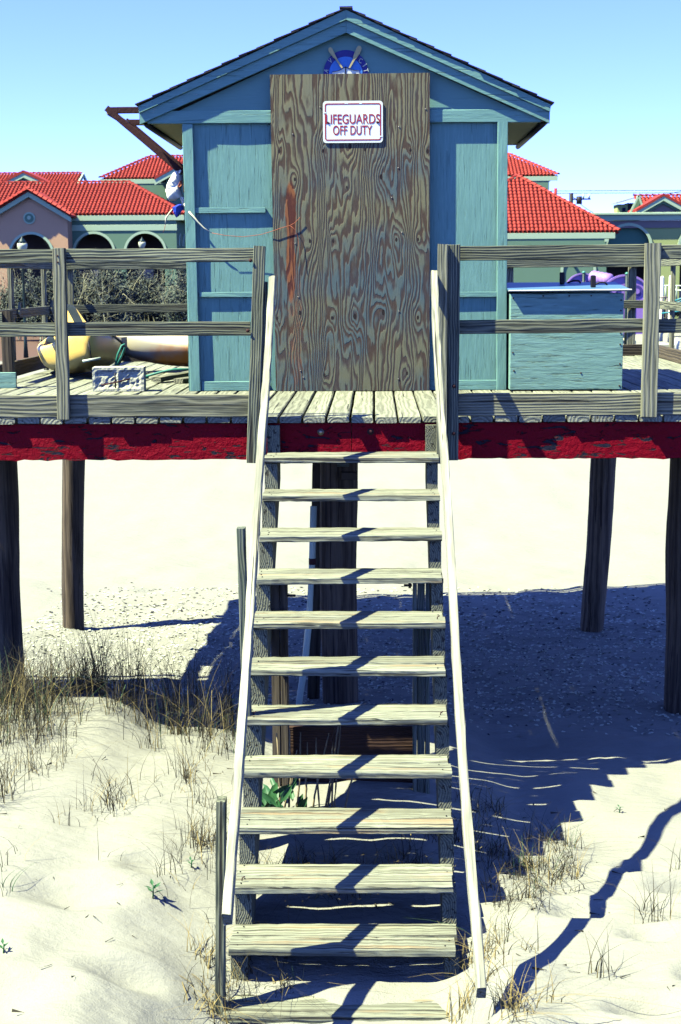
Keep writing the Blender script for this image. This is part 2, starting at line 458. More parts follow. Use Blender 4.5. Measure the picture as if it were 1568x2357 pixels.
def prism(name, pts, y0, y1, mat, parent=None, origin=None, smooth=False):
    """polygon in the XZ plane, extruded along Y from y0 to y1"""
    ox, oz = origin or pts[0]
    n = len(pts)
    V = [(p[0]-ox, 0, p[1]-oz) for p in pts] + [(p[0]-ox, y1-y0, p[1]-oz) for p in pts]
    tri = tessellate_polygon([[Vector((p[0], p[1], 0)) for p in pts]])
    area = sum(pts[i][0]*pts[(i+1)%n][1]-pts[(i+1)%n][0]*pts[i][1] for i in range(n))
    F = []
    for t in tri:
        a, b, c = (Vector((pts[i][0], pts[i][1], 0)) for i in t)
        ccw = (b-a).cross(c-a).z > 0
        t = tuple(t) if ccw else tuple(reversed(t))   # ccw in XZ seen from -Y is outward for the front
        F.append(t); F.append(tuple(i+n for i in reversed(t)))
    for i in range(n):
        j = (i+1) % n
        F.append((i, i+n, j+n, j) if area > 0 else (j, j+n, i+n, i))
    me = mesh(V, F)
    return link(name, me, mat, parent, Matrix.Translation((ox, y0, oz)))

def tube(name, pts, r, mat, parent=None, n=8, radii=None, cap=True, smooth=True, origin=None):
    pts = [Vector(p) for p in pts]; o0 = Vector(origin) if origin else pts[0].copy()
    V, F = [], []
    up = Vector((0, 0, 1))
    for i, p in enumerate(pts):
        t = (pts[min(i+1, len(pts)-1)] - pts[max(i-1, 0)]).normalized()
        s = t.cross(up); s = s.normalized() if s.length > .05 else t.cross(Vector((0, 1, 0))).normalized()
        q = s.cross(t)
        rr = radii[i] if radii else r
        for k in range(n):
            a = 2*math.pi*k/n
            V.append(p - o0 + s*math.cos(a)*rr + q*math.sin(a)*rr)
    for i in range(len(pts)-1):
        for k in range(n):
            k2 = (k+1) % n
            F.append((i*n+k, i*n+k2, (i+1)*n+k2, (i+1)*n+k))
    if cap:
        F.append(tuple(range(n-1, -1, -1))); m = (len(pts)-1)*n; F.append(tuple(m+k for k in range(n)))
    me = mesh(V, F, smooth)
    bm = bmesh.new(); bm.from_mesh(me); bmesh.ops.recalc_face_normals(bm, faces=bm.faces[:]); bm.to_mesh(me); bm.free()
    return link(name, me, mat, parent, Matrix.Translation(o0))

def lathe(name, prof, loc, mat, parent=None, n=16):
    V, F = [], []
    for r, z in prof:
        for k in range(n):
            a = 2*math.pi*k/n; V.append((r*math.cos(a), r*math.sin(a), z))
    for i in range(len(prof)-1):
        for k in range(n):
            k2 = (k+1) % n; F.append((i*n+k, i*n+k2, (i+1)*n+k2, (i+1)*n+k))
    F.append(tuple(range(n-1, -1, -1))); m = (len(prof)-1)*n; F.append(tuple(m+k for k in range(n)))
    return link(name, mesh(V, F, True), mat, parent, Matrix.Translation(loc))

def text(name, body, cx, y, cz, w, h, mat, parent, thick=.001, rot=0):
    cu = bpy.data.curves.new('t', 'FONT'); cu.body = body; cu.extrude = .01; cu.align_x = 'CENTER'; cu.offset = .004
    to = bpy.data.objects.new('t', cu); COL.objects.link(to)
    dg = bpy.context.evaluated_depsgraph_get(); dg.update()
    me = bpy.data.meshes.new_from_object(to.evaluated_get(dg))
    bpy.data.objects.remove(to)
    co = np.empty(len(me.vertices)*3); me.vertices.foreach_get('co', co); co = co.reshape(-1, 3)
    mn, mx = co.min(0), co.max(0)
    k = np.array([w/(mx[0]-mn[0]), h/(mx[1]-mn[1]), thick/(mx[2]-mn[2])])
    co = (co - (mn+mx)/2) * k
    me.vertices.foreach_set('co', co.ravel()); me.update()
    me.materials.clear()
    return link(name, me, mat, parent, Matrix.Translation((cx, y, cz)) @ Matrix.Rotation(-rot, 4, 'Y') @ Matrix.Rotation(math.pi/2, 4, 'X'))

def copy_tree(o, delta, parent=None):
    c = o.copy(); COL.objects.link(c)
    WM[c] = Matrix.Translation(delta) @ WM[o]
    if parent: c.parent = parent
    else: c.matrix_basis = WM[c]
    for ch in [k for k in WM if k.parent == o and k != c]: copy_tree(ch, delta, c)
    return c

# value noise for terrain
rs = np.random.RandomState(7)
_tab = rs.rand(256, 256)
def vnoise(x, y, s):
    x = np.asarray(x)*s + 100.3; y = np.asarray(y)*s + 57.7
    xi, yi = np.floor(x).astype(int), np.floor(y).astype(int); fx, fy = x-xi, y-yi
    fx = fx*fx*(3-2*fx); fy = fy*fy*(3-2*fy)
    g = lambda a, b: _tab[a % 256, b % 256]
    return (g(xi, yi)*(1-fx)+g(xi+1, yi)*fx)*(1-fy) + (g(xi, yi+1)*(1-fx)+g(xi+1, yi+1)*fx)*fy - .5

PY = [-16, -6, -4, -3.3, -2.6, -1.8, -1.0, -.3, .1, .5, .9, 1.6, 2.4, 3.6, 5.0, 7, 12, 25, 200]
PL = [-2.7, -2.45, -2.28, -2.22, -2.16, -2.09, -2.03, -1.99, -1.97, -1.96, -2.05, -2.46, -2.58, -2.64, -2.70, -2.75, -2.78, -2.75, -2.55]
PM = [-2.7, -2.45, -2.30, -2.24, -2.18, -2.12, -2.09, -2.09, -2.12, -2.16, -2.06, -2.34, -2.56, -2.64, -2.70, -2.75, -2.78, -2.75, -2.55]
PC = [-2.8, -2.64, -2.54, -2.475, -2.34, -2.18, -2.13, -2.2, -2.24, -2.29, -2.36, -2.44, -2.49, -2.6, -2.69, -2.75, -2.78, -2.75, -2.55]
PR = [-2.6, -2.3, -2.13, -2.17, -2.24, -2.29, -2.28, -2.30, -2.36, -2.43, -2.47, -2.50, -2.53, -2.62, -2.70, -2.75, -2.78, -2.75, -2.55]
FOOT = [(random.Random(5).uniform(0, 1),)] and [(x, y, a, b, d) for x, y, a, b, d in
        [(1.4, -3.9, .16, .12, .045), (1.75, -3.5, .14, .12, .04), (1.3, -4.5, .2, .12, .05), (1.9, -4.2, .15, .11, .04), (2.0, -3.0, .2, .14, .04),
         (1.55, -3.0, .12, .1, .03), (1.25, -2.6, .15, .1, .03), (1.7, -2.0, .14, .1, .03), (2.1, -3.7, .16, .12, .04), (.98, -4.6, .14, .1, .045), (-1.25, -2.6, .22, .14, .025), (-1.7, -3.2, .2, .13, .025), (-.95, -2.2, .14, .1, .025), (1.1, -4.2, .15, .1, .04), (1.65, -4.7, .18, .12, .05), (-1.1, -4.1, .2, .14, .035), (-.8, -4.4, .13, .1, .035),
         (-1.5, -3.6, .25, .16, .03), (-.9, -3.3, .16, .1, .03), (1.9, -2.3, .2, .12, .035), (-1.6, -4.5, .2, .12, .035), (-.62, -3.9, .1, .09, .03)]]
def H(x, y):
    x = np.asarray(x, float); y = np.asarray(y, float)
    l, c, r = np.interp(y, PY, PL), np.interp(y, PY, PC), np.interp(y, PY, PR)
    sm = lambda t: t*t*(3-2*t)
    e = sm(np.clip((x + 1.65) / .5, 0, 1)); l = l*(1-e) + np.interp(y, PY, PM)*e
    a = sm(np.clip((x + 1.05) / .70, 0, 1)); k = np.clip((y + 4) / 2.6, 0, 1); b = sm(np.clip((x - (.60 - .25*k)) / (.14 + .76*k), 0, 1))
    z = l*(1-a) + c*a*(1-b) + r*a*b
    z = z + vnoise(x, y, 1.3)*.06 + vnoise(x*1.3+y*.4, y*1.6, 5.3)*.016*(y < -.5)*(x < .3) + vnoise(x, y, 3.1)*.045 + vnoise(x, y, 8)*.014*(y < 8) + vnoise(x, y, 15)*.012*((y > .3) & (y < 7.5))
    z = z + np.where(y > 9, vnoise(x, y, .12)*.25*np.clip((y-9)/20, 0, 1), 0)
    for fx, fy, sa, sb, d in FOOT:
        q = ((x-fx)/sa)**2 + ((y-fy)/sb)**2
        z = z - d*1.9*np.exp(-q) + d*.9*np.exp(-(np.sqrt(q)-1.5)**2*3)
    return z
def h(x, y): return float(H(x, y))

# ---------------------------------------------------------------- ground
def axis_pts(a, b, step, far, grow):
    p = list(np.arange(a, b, step)); s = step; q = b
    while q < far: p.append(q); s *= grow; q += s
    s = step; q = a; lo = []
    while q > -far: s *= grow; q -= s; lo.append(q)
    return np.array(sorted(lo) + p)
gx = axis_pts(-3.2, 3.6, .045, 900, 1.13); gy = axis_pts(-5.6, 9, .05, 1500, 1.10)
gy = gy[gy > -60]
XX, YY = np.meshgrid(gx, gy)
ZZ = H(XX, YY)
V = np.stack([XX.ravel(), YY.ravel(), ZZ.ravel()], 1)
nx, ny = len(gx), len(gy)
ii = (np.arange(ny-1)[:, None]*nx + np.arange(nx-1)[None]).ravel()
F = np.stack([ii, ii+1, ii+nx+1, ii+nx], 1)
me = bpy.data.meshes.new('m')
me.vertices.add(len(V)); me.vertices.foreach_set('co', V.ravel())
me.loops.add(F.size); me.loops.foreach_set('vertex_index', F.ravel().astype(np.int32))
me.polygons.add(len(F)); me.polygons.foreach_set('loop_start', np.arange(0, F.size, 4, dtype=np.int32))
me.polygons.foreach_set('use_smooth', np.ones(len(F), bool))
me.update(calc_edges=True)
tag(link('beach_sand', me, M['sand']), kind='structure')

# ---------------------------------------------------------------- deck (platform)
rr = random.Random(11)
deck = thing('boardwalk_platform', (0, 3.5, -.16), 'raised weathered plank platform on a flaking red beam, carrying the blue hut', 'deck')
PITCH = .1535; X0 = .090
def rearY(x): return 7.05 + (x + 3.05) * .13
k0, k1 = int((-3.05 - X0)/PITCH), int((3.45 - X0)/PITCH)
M['deckx'] = wood('deck_plank_wood', (.24, .26, .17), (.50, .55, .36), crack=.66, spacing=.022)
for k in range(k0 - 14, k1 + 1):
    x = X0 + PITCH * (k + .5)
    beam('plank', (x, rr.uniform(-.010, .012), -.019 + rr.uniform(-.003, .003)), (x, rearY(x) if k >= k0 else 2.95, -.019 + rr.uniform(-.003, .003)),
         rr.uniform(.135, .142), .038, M['deckx'], deck, ch=.006, seg=20)
prev = -3.3
for x0, x1 in [(-5.3, .095), (.10, 3.6)]:
    L = x1 - x0; n = int(L/.05); V = []; F = []
    for i in range(n+1):
        x = x0 + L*i/n
        jb = rr.uniform(-.004, .004) - (rr.random() < .1)*.008
        V += [(x, .03, -.043), (x, .03, -.275+jb), (x, .072, -.275+jb), (x, .072, -.043)]
    for i in range(n):
        for q in range(4): F.append((i*4+q, i*4+(q+1) % 4, (i+1)*4+(q+1) % 4, (i+1)*4+q))
    F.append((3, 2, 1, 0)); F.append((n*4, n*4+1, n*4+2, n*4+3))
    m2 = mesh([(a-(x0), b, c+.16) for a, b, c in V], F)
    bm = bmesh.new(); bm.from_mesh(m2); bmesh.ops.recalc_face_normals(bm, faces=bm.faces[:]); bm.to_mesh(m2); bm.free()
    link('beam', m2, M['red'], deck, Matrix.Translation((x0, 0, -.16)))
for x in (-.9+.8, .22):
    lathe('bolt', [(.022, 0), (.022, .003), (.011, .004), (.011, .016), (.006, .018)], (0, 0, 0), M['rust'] if x > 0 else M['nail'], deck).matrix_basis = WM[deck].inverted() @ Matrix.Translation((x, .029, -.098)) @ Matrix.Rotation(math.pi/2, 4, 'X')
for y in (2.2, 4.3, 6.2):
    beam('bearer', (-3.1, y, -.20), (3.5, y+ (.0), -.20), .08, .235, M['old'], deck)
for s, x in ((0, -3.06), (1, 3.46)):
    beam('edge_board', (x, .08, -.14), (x, rearY(x)-.02, -.14), .038, .19, M['old'], deck)
for x in (-2.2, -1.3, -.45, .62, 1.5, 2.5):
    beam('joist', (x, .08, -.06-.04), (x, rearY(x)-.1, -.10), .04, .10, M['old'], deck)

# ---------------------------------------------------------------- pilings
def piling(x0, y0, x1, y1, zt, rb, rt, label, seed, mat=None, extra=None):
    q = random.Random(seed)
    zb = h(x0, y0) - .4
    t = thing('piling', (x0, y0, zb + .4), label, 'piling', 'round timber pilings under the platform')
    n, m = 22, 20
    ph = [q.uniform(0, 6.28) for _ in range(6)]
    V, F = [], []
    for i in range(n+1):
        f = i/n; z = zb + (zt-zb)*f
        cx = x0 + (x1-x0)*f + .007*math.sin(f*7+ph[0]) - x0; cy = y0 + (y1-y0)*f + .01*math.sin(f*5+ph[1]) - y0
        r = rb + (rt-rb)*f
        for k in range(m):
            a = 2*math.pi*k/m
            rk = r*(1 + .05*math.sin(a*2+ph[2]+f*3) + .04*math.sin(a*3+ph[3]) + .035*math.sin(f*14+ph[4])*math.sin(a+ph[5]) + q.uniform(-.012, .012))
            V.append((cx+rk*math.cos(a), cy+rk*math.sin(a), z - zb - .4))
    for i in range(n):
        for k in range(m):
            k2 = (k+1) % m; F.append((i*m+k, i*m+k2, (i+1)*m+k2, (i+1)*m+k))
    F.append(tuple(n*m+k for k in range(m)))
    link('trunk', mesh(V, F, True), mat or M['pile'], t, Matrix.Translation((x0, y0, zb+.4)))
    return t
pc = piling(-.043, 2.2, -.043, 2.2, -.31, .150, .140, 'thick cracked round piling behind the middle of the stairs, bolted at its head', 1)
# head: bolts and bracket, blocks
def bolt_x(x, y, z, L, sgn, parent, r=.012):
    tube('bolt', [(x, y, z), (x+sgn*L, y, z)], r, M['iron'], parent, 6)
    tube('nut', [(x+sgn*.01, y, z), (x+sgn*.04, y, z)], r*2.3, M['iron'], parent, 6)
bolt_x(-.20, 2.12, -.44, .085, -1, pc); bolt_x(.12, 2.12, -.40, .05, 1, pc, .015)
box('side_block', -.045, .05, 2.02, 2.06, -.56, -.32, M['greenwood'], pc)
box('bracket_plate', .105, .125, 2.04, 2.20, -.52, -.31, M['rust'], pc)
box('bracket_plate', -.215, -.198, 2.04, 2.22, -.54, -.31, M['rust'], pc)
box('shoe', -.01, .115, 2.0, 2.05, -.66, -.60, M['iron'], pc)
piling(2.70, 2.2, 2.70, 2.2, -.31, .155, .15, 'dark round piling at the right edge of the photo under the red beam', 2)
piling(-2.70, 2.2, -2.71, 2.2, -.31, .15, .15, 'dark round piling at the left edge of the photo, grass round its foot', 3)
piling(-2.94, 6.1, -2.84, 6.1, -.31, .112, .125, 'slim sunlit knotty piling far left, casting a long shadow on the sand', 4)
pr = piling(2.47, 5.95, 2.60, 5.95, -.31, .125, .125, 'slim leaning piling far right with a split foot, standing in the shade', 5)
# drain pipe by the middle piling
pp = [at(716, 1095, Y=2.05), at(722, 1165, Y=2.05), at(719, 1290, Y=2.05), at(712, 1420, Y=2.05), at(702, 1530, Y=2.05), at(690, 1606, Y=2.05)]
t = thing('drain_pipe', (pp[-1].x, 2.05, h(pp[-1].x, 2.05)), 'pale grey plastic drain pipe leaning beside the middle piling', 'pipe')
tube('pipe', pp[1:] + [pp[-1] + Vector((-.02, 0, -.3))], .026, M['pvc'], t, 12)
tube('joint', [pp[2] + Vector((0, 0, .02)), pp[2] + Vector((0, 0, -.03))], .0275, M['rust'], t, 12)
beam('backing_board', (-.19, 2.42, -.30), (-.26, 2.42, -2.6), .10, .04, M['old'], t, up=(0, 1, 0))

# ---------------------------------------------------------------- stairs
rs2 = random.Random(21)
NT_ = 12
YF = lambda i: -.3403 - .2725*i
ZF = lambda i: -.2217 - .2025*i
XC = lambda i: .1023 - .0014*i
st = thing('staircase', (.1, -3.4, h(.1, -3.4)), 'weathered open-tread timber staircase climbing from the sand to the platform', 'stairs')
for i in range(NT_):
    for b in range(2):
        w = .147; y = YF(i) + w/2 + b*(w+.007)
        dl, dr_ = rs2.uniform(-.008, .008), rs2.uniform(-.008, .008)
        z = ZF(i) - .019 + rs2.uniform(-.002, .002)
        tl = rs2.uniform(-.004, .004)
        beam('tread_board', (XC(i)-.5395+dl, y, z+tl), (XC(i)+.5395+dr_, y, z-tl), w, .038, M['tread'], st, ch=.005, jit=.0028, seg=26, rnd=rs2)
        for sx in (-.5, .5):
            for q in range(2):
                nx_ = XC(i)+sx+rs2.uniform(-.02, .02); ny_ = y+(q-.5)*.08+rs2.uniform(-.01, .01)
                tube('nail', [(nx_, ny_, z+.015), (nx_+rs2.uniform(-.004, .004), ny_, z+.0215)], .0038, M['iron'], st, 5)
# bent nails standing proud
for i, sx in ((4, .5), (6, .5), (6, -.5), (9, -.5)):
    p = Vector((XC(i)+sx, YF(i)+.07, ZF(i)))
    tube('nail', [p, p+Vector((.002, 0, .016)), p+Vector((.014, -.004, .024))], .003, M['rust'], st, 5)
# sawtooth stringers, local X down the slope
sd = Vector((0, -.2725, -.2025)).normalized(); ang = math.atan2(.2025, .2725)
def stringer(xa, xb, name='stringer'):
    pts = [(.0, -.052)]
    pts = [(.028, -.40), (.028, -.052), (-.036, -.052)]
    for i in range(NT_-1):
        y, zt_ = YF(i)+.034, ZF(i)-.041
        yp = -.036 if i == 0 else YF(i-1)+.034
        pts.append((yp, zt_)); pts.append((y, zt_))
    y, zt_ = YF(NT_-1)+.034, ZF(NT_-1)-.041
    pts += [(YF(NT_-2)+.034, zt_), (y, zt_), (y, zt_-.25), (y+.15, zt_-.25)]
    org = Vector((0, 0))
    Rm = Matrix.Rotation(0, 4, 'X')
    # frame: local x = slope direction, local z = normal to slope, local y = world x
    ex = sd; ey = Vector((1, 0, 0)); ez = ex.cross(ey)
    mw = Matrix(((ex.x, ey.x, ez.x, xa), (ex.y, ey.y, ez.y, 0), (ex.z, ey.z, ez.z, -.05), (0, 0, 0, 1)))
    inv = mw.inverted()
    n = len(pts)
    P0 = [Vector((xa, p[0], p[1])) for p in pts]; P1 = [Vector((xb, p[0], p[1])) for p in pts]
    tri = tessellate_polygon([[Vector((p[0], p[1], 0)) for p in pts]])
    F = [tuple(t) for t in tri] + [tuple(i+n for i in reversed(t)) for t in tri] + [(i, (i+1) % n, (i+1) % n+n, i+n) for i in range(n)]
    me = mesh([inv @ p for p in P0+P1], F)
    bm = bmesh.new(); bm.from_mesh(me); bmesh.ops.recalc_face_normals(bm, faces=bm.faces[:]); bm.to_mesh(me); bm.free()
    link(name, me, M['stringer'], st, mw)
stringer(-.442, -.362); stringer(.572, .640)
# legs that carry the stringers half way
LY = -1.0
for (x0, x1) in ((-.365, -.316), (-.311, -.268), (.468, .492), (.495, .538), (.542, .568)):
    zt_ = -.875
    beam('leg', ((x0+x1)/2, LY, zt_), ((x0+x1)/2, LY, h((x0+x1)/2, LY)-.3), x1-x0, .085, M['greenwood'] if x0 > 0 else M['old'], st, up=(0, 1, 0))
tube('bolt', [(-.27, LY-.02, -.96), (-.22, LY-.02, -.96)], .008, M['iron'], st, 6)
tube('bolt', [(.463, LY-.02, -.90), (.415, LY-.02, -.90)], .008, M['iron'], st, 6); tube('nut', [(.458, LY-.02, -.90), (.442, LY-.02, -.90)], .018, M['iron'], st, 6)
tube('nut', [(.640, LY+.12, -.90), (.652, LY+.12, -.90)], .016, M['iron'], st, 6)
# handrails
m_ = .743
def hz(y, z0=.885): return z0 + m_*(y + .08)
sn = Vector((0, -m_, 1)).normalized()
beam('handrail', (-.395, -.055, hz(-.055)-.04), (-.392, -3.68, hz(-3.68)-.055), .040, .088, M['newwood'], st, up=sn, seg=40, jit=.0035, bow=.006)
beam('handrail', (.622, -.06, hz(-.06)-.01), (.678, -3.95, hz(-3.95)-.055), .040, .088, M['newwood'], st, up=sn, seg=40, jit=.0035, bow=-.012)
for (ya, xt, xb, zt_) in ((-1.86, -.462, -.425, -.425), (-3.22, -.455, -.478, -1.46)):
    beam('handrail_post', (xt, ya, zt_), (xb, ya-.03, h(xb, ya)-.25), .042, .088, M['greenwood'] if ya > -2 else M['rail'], st, up=(0, 1, 0), seg=12)
# posts where the stairs meet the platform
beam('newel_post', (-.470, -.068, 1.08), (-.535, -.068, -.285), .074, .066, M['rail'], st, up=(0, 1, 0), jit=.003)
beam('newel_post', (-.452, -.052, .86), (-.474, -.052, -.300), .056, .040, M['rail'], st, up=(0, 1, 0), jit=.003)
beam('newel_post', (.675, -.098, 1.085), (.671, -.098, -.292), .064, .040, M['post'], st, up=(0, 1, 0), jit=.003)
beam('newel_post', (.746, -.060, 1.082), (.742, -.060, -.270), .074, .060, M['rail'], st, up=(0, 1, 0), jit=.004)
for p in ((-.527, -.105, .992), (-.55, -.105, .555), (.748, -.094, .20), (.748, -.094, -.10)):
    lathe('carriage_bolt', [(.012, 0), (.012, .003), (.007, .008)], (0, 0, 0), M['rust'], st, 10).matrix_basis = WM[st].inverted() @ Matrix.Translation(p) @ Matrix.Rotation(math.pi/2, 4, 'X')

# retaining panel under the stairs
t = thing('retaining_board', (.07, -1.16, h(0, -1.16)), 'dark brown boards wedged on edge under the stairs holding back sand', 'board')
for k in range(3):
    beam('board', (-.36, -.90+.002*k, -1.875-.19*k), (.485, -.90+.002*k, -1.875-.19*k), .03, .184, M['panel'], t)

# ---------------------------------------------------------------- railings
def railing(loc, label): return thing('railing', loc, label, 'railing')
RT, RB = 1.072, .986
t = railing((-1.7, 0, 0), 'grey timber railing at the front of the platform, left of the stairs')
beam('post', (-1.742, -.027, 1.078), (-1.745, -.027, -.003), .080, .038, M['post'], t, up=(0, 1, 0), jit=.002)
beam('post', (-2.9, -.027, 1.078), (-2.9, -.027, -.003), .080, .038, M['post'], t, up=(0, 1, 0), jit=.002)
for (xa, xb) in ((-5.2, -1.744), (-1.740, -.512)):
    beam('top_rail', (xa, .014, (RT+RB)/2), (xb, .014, (RT+RB)/2), .036, RT-RB, M['rail'], t, jit=.0035)
    beam('middle_rail', (xa, .014, .568), (xb-.03*(xb > -1), .014, .565), .036, .088, M['rail'], t, jit=.003)
    beam('bottom_rail', (xa, .014, .076), (xb-.02*(xb > -1), .014, .076), .036, .143, M['post'], t, jit=.003)
for z in (1.03, .99): tube('nail', [(-1.75, -.046, z), (-1.75, -.049, z)], .006, M['rust'], t, 6)
t = railing((2, 0, 0), 'grey timber railing at the front of the platform, right of the stairs')
beam('post', (1.993, -.027, 1.085), (1.990, -.027, -.003), .100, .038, M['post'], t, up=(0, 1, 0), jit=.002)
beam('post', (3.2, -.027, 1.085), (3.2, -.027, -.003), .100, .038, M['post'], t, up=(0, 1, 0), jit=.002)
for (xa, xb) in ((.782, 1.992), (1.996, 3.45)):
    beam('top_rail', (xa, .014, 1.030), (xb, .014, 1.034), .036, .09, M['rail'], t, jit=.0035)
    beam('middle_rail', (xa, .014, .568), (xb, .014, .572), .036, .088, M['rail'], t, jit=.003)
    beam('bottom_rail', (xa, .014, .076), (xb, .014, .076), .036, .143, M['post'], t, jit=.003)
t = railing((0, 7.4, 0), 'grey timber railing along the back of the platform behind the hut')
A_, B_ = Vector((-3.1, 7.0, 0)), Vector((3.36, 7.9, 0))
def rl(f, z, dy=0): p = A_.lerp(B_, f); return Vector((p.x, p.y+dy, z))
for (f0, f1) in ((0, .5), (.502, 1)):
    beam('top_rail', rl(f0, 1.03), rl(f1, 1.03), .036, .088, M['rail'], t)
    beam('middle_rail', rl(f0, .572), rl(f1, .572), .036, .088, M['rail'], t)
    beam('bottom_rail', rl(f0, .06), rl(f1, .06), .036, .13, M['old'], t)
for f in (.01, .25, .5, .75, .965): beam('post', rl(f, 1.09, .05), rl(f, -.04, .05), .09, .04, M['post'], t, up=(0, 1, 0))
for sx, X, lab, ys in ((-1, -3.1, 'grey timber railing along the left side of the platform, behind the kayaks', (4.75, 6.25)),
                       (1, 3.36, 'grey timber railing along the right side of the platform, beyond the storage box', (3.2, 5.4, 6.9))):
    t = railing((X, 5, 0), lab)
    y0_, y1_ = (3.4, 6.96) if sx < 0 else (.1, 7.86)
    beam('top_rail', (X, y0_, 1.03), (X, y1_, 1.03), .036, .088, M['rail'], t)
    beam('middle_rail', (X, y0_, .572), (X, y1_, .572), .036, .088, M['rail'], t)
    beam('bottom_rail', (X, y0_, .065), (X, y1_, .065), .036, .14, M['old'], t)
    for y in ys: beam('post', (X+.04*sx, y, 1.09), (X+.04*sx, y, -.04), .04, .09, M['post'], t, up=(0, 1, 0))
    for y in ys:
        if sx < 0: beam('cleat', (X+.03, y-.02, .55), (X+.03, y+.05, .66), .02, .06, M['post'], t)
t = railing((-2.77, 2.95, 0), 'low dark rail and short post at the far left edge of the platform')
beam('post', (-2.775, 2.95, .63), (-2.77, 2.95, 0), .085, .09, M['old'], t, up=(0, 1, 0))
beam('top_rail', (-2.80, 2.90, .575), (-5.2, 2.90, .575), .036, .085, M['rail'], t)
beam('kick_board', (-2.70, 2.88, .065), (-5.2, 2.88, .065), .036, .13, M['box'], t)

# ---------------------------------------------------------------- hut
hut = thing('lifeguard_hut', (.02, 4.1, 0), 'blue-green lifeguard hut with a shallow gabled roof standing on the platform', 'hut')
YW = 2.43; YB = 4.45
XL, XR = -1.225, 1.270
# front wall: rows of rough plywood panels between battens
def wallp(x0, x1, z0, z1, mat=None):
    box('wall_panel', x0, x1, YW, YW+.03, z0, z1, mat or M['hut_v'], hut, ch=.0)
for x0, x1 in ((XL, -.50), (.55, XR)):
    wallp(x0, x1, .003, 2.13)
box('wall_panel', -.498, .548, YW, YW+.03, .003, 2.13, M['hut_v'], hut, ch=0)
prism('gable_panel', [(-1.30, 2.132), (1.345, 2.132), (1.345, 2.15), (.035, 2.74), (-1.30, 2.15)], YW, YW+.03, M['hut_gable'], hut)
box('side_wall', XL, XL+.03, YW+.032, YB, .003, 2.12, M['hut_v'], hut, ch=0)
box('side_wall', XR-.03, XR, YW+.032, YB, .003, 2.12, M['hut_v'], hut, ch=0)
box('back_wall', XL, XR, YB+.002, YB+.03, .003, 2.12, M['hut_v'], hut, ch=0)
prism('back_gable', [(-1.30, 2.122), (1.345, 2.122), (.035, 2.74)], YB+.002, YB+.03, M['hut_gable'], hut)
hv = M['hut_v']
for (xa, xb, w) in ((-1.192, -1.168, .082), (1.238, 1.246, .078)):
    beam('corner_board', (xa, YW-.021, 2.063), (xb, YW-.021, .003), w, .040, None, hut, up=(0, 1, 0))
    o = [c for c in hut.children if c.name.startswith('corner_board')][-1]; o.data.materials.append(M['hut_h'])
beam('header_board', (-1.50, YW-.020, 2.117), (1.53, YW-.020, 2.105), .040, .096, M['hut_h'], hut)
for (xa, xb, z, hh) in ((-1.15, -.60, 1.408, .042), (-1.125, -.60, .757, .038), (-1.12, -.60, .041, .073), (.62, 1.205, .748, .038), (.62, 1.205, .041, .075)):
    beam('batten', (xa, YW-.0145, z), (xb, YW-.0145, z), .028, hh, M['hut_h'], hut, ch=.002)
# door casing strips beside the plywood
# rake boards with upper trim
apx = .038
for s, xe, zb, zt2 in ((-1, -1.556, 2.062, 2.142), (1, 1.594, 2.046, 2.128)):
    P = [(xe, zb), (apx+s*.001, 2.731), (apx+s*.001, 2.822), (xe, zt2)]
    prism('rake_board', P, YW-.070, YW-.030, M['hut_rake'], hut)
    P = [(xe, zt2+.002), (apx+s*.001, 2.824), (apx+s*.001, 2.896), (xe+s*.006, zt2+.052)]
    prism('rake_trim', P, YW-.092, YW-.030, M['hut_h'], hut)
    # roof sheathing + eave board + soffit
    P = [(xe+s*.004, zt2+.054), (apx+s*.0005, 2.898), (apx+s*.0005, 2.878), (xe+s*.004, zt2+.034)]
    prism('roof_sheathing', P, YW-.028, YB+.2, M['old'], hut)
    box('eave_board', *sorted((xe-s*.022, xe-s*.002)), YW-.028, YB+.2, zb+.005, zt2+.03, M['hut_h'], hut)
    xw = XL-.002 if s < 0 else XR+.002
    box('soffit', *sorted((xe-s*.024, xw)), YW-.018, YB+.19, zb+.018, zb+.030, M['soffit'], hut, ch=0)
    tube('gutter', [(xe-s*.045, YW+.02, zb+.0), (xe-s*.045, YB+.15, zb+.0)], .022, M['iron'], hut, 8)
    # shingle courses
    n = 12; ux = (xe + s*.012 - apx); uz = (zt2+.058 - 2.902)
    L = math.hypot(ux, uz); du = Vector((ux/L, 0, uz/L)); nn = Vector((-du.z*s, 0, du.x*s)); nn = nn if nn.z > 0 else -nn
    base = None
    for k in range(n):
        s0, s1 = L*k/n - .05, L*(k+1)/n + .012
        for j in range(4):
            ya = YW - .105 + j*.60 + rr.uniform(-.004, .004)*(j == 0) - (.008*rr.random() if j == 0 else 0)
            yb = min(ya + .597, YB+.22)
            a = Vector((apx, 0, 2.902)) + du*max(s0, 0) + nn*(.004); b = Vector((apx, 0, 2.902)) + du*s1 + nn*(.013+rr.uniform(0, .004))
            c = (a+b)/2; c.y = (ya+yb)/2
            beam('shingle', Vector((a.x, c.y, a.z)), Vector((b.x, c.y, b.z)), yb-ya, .009, M['shingle'], hut, up=nn, ch=.001, jit=.001, seg=2)
beam('ridge_cap', (apx, YW-.11, 2.912), (apx, YB+.22, 2.912), .10, .014, M['shingle'], hut, seg=3)

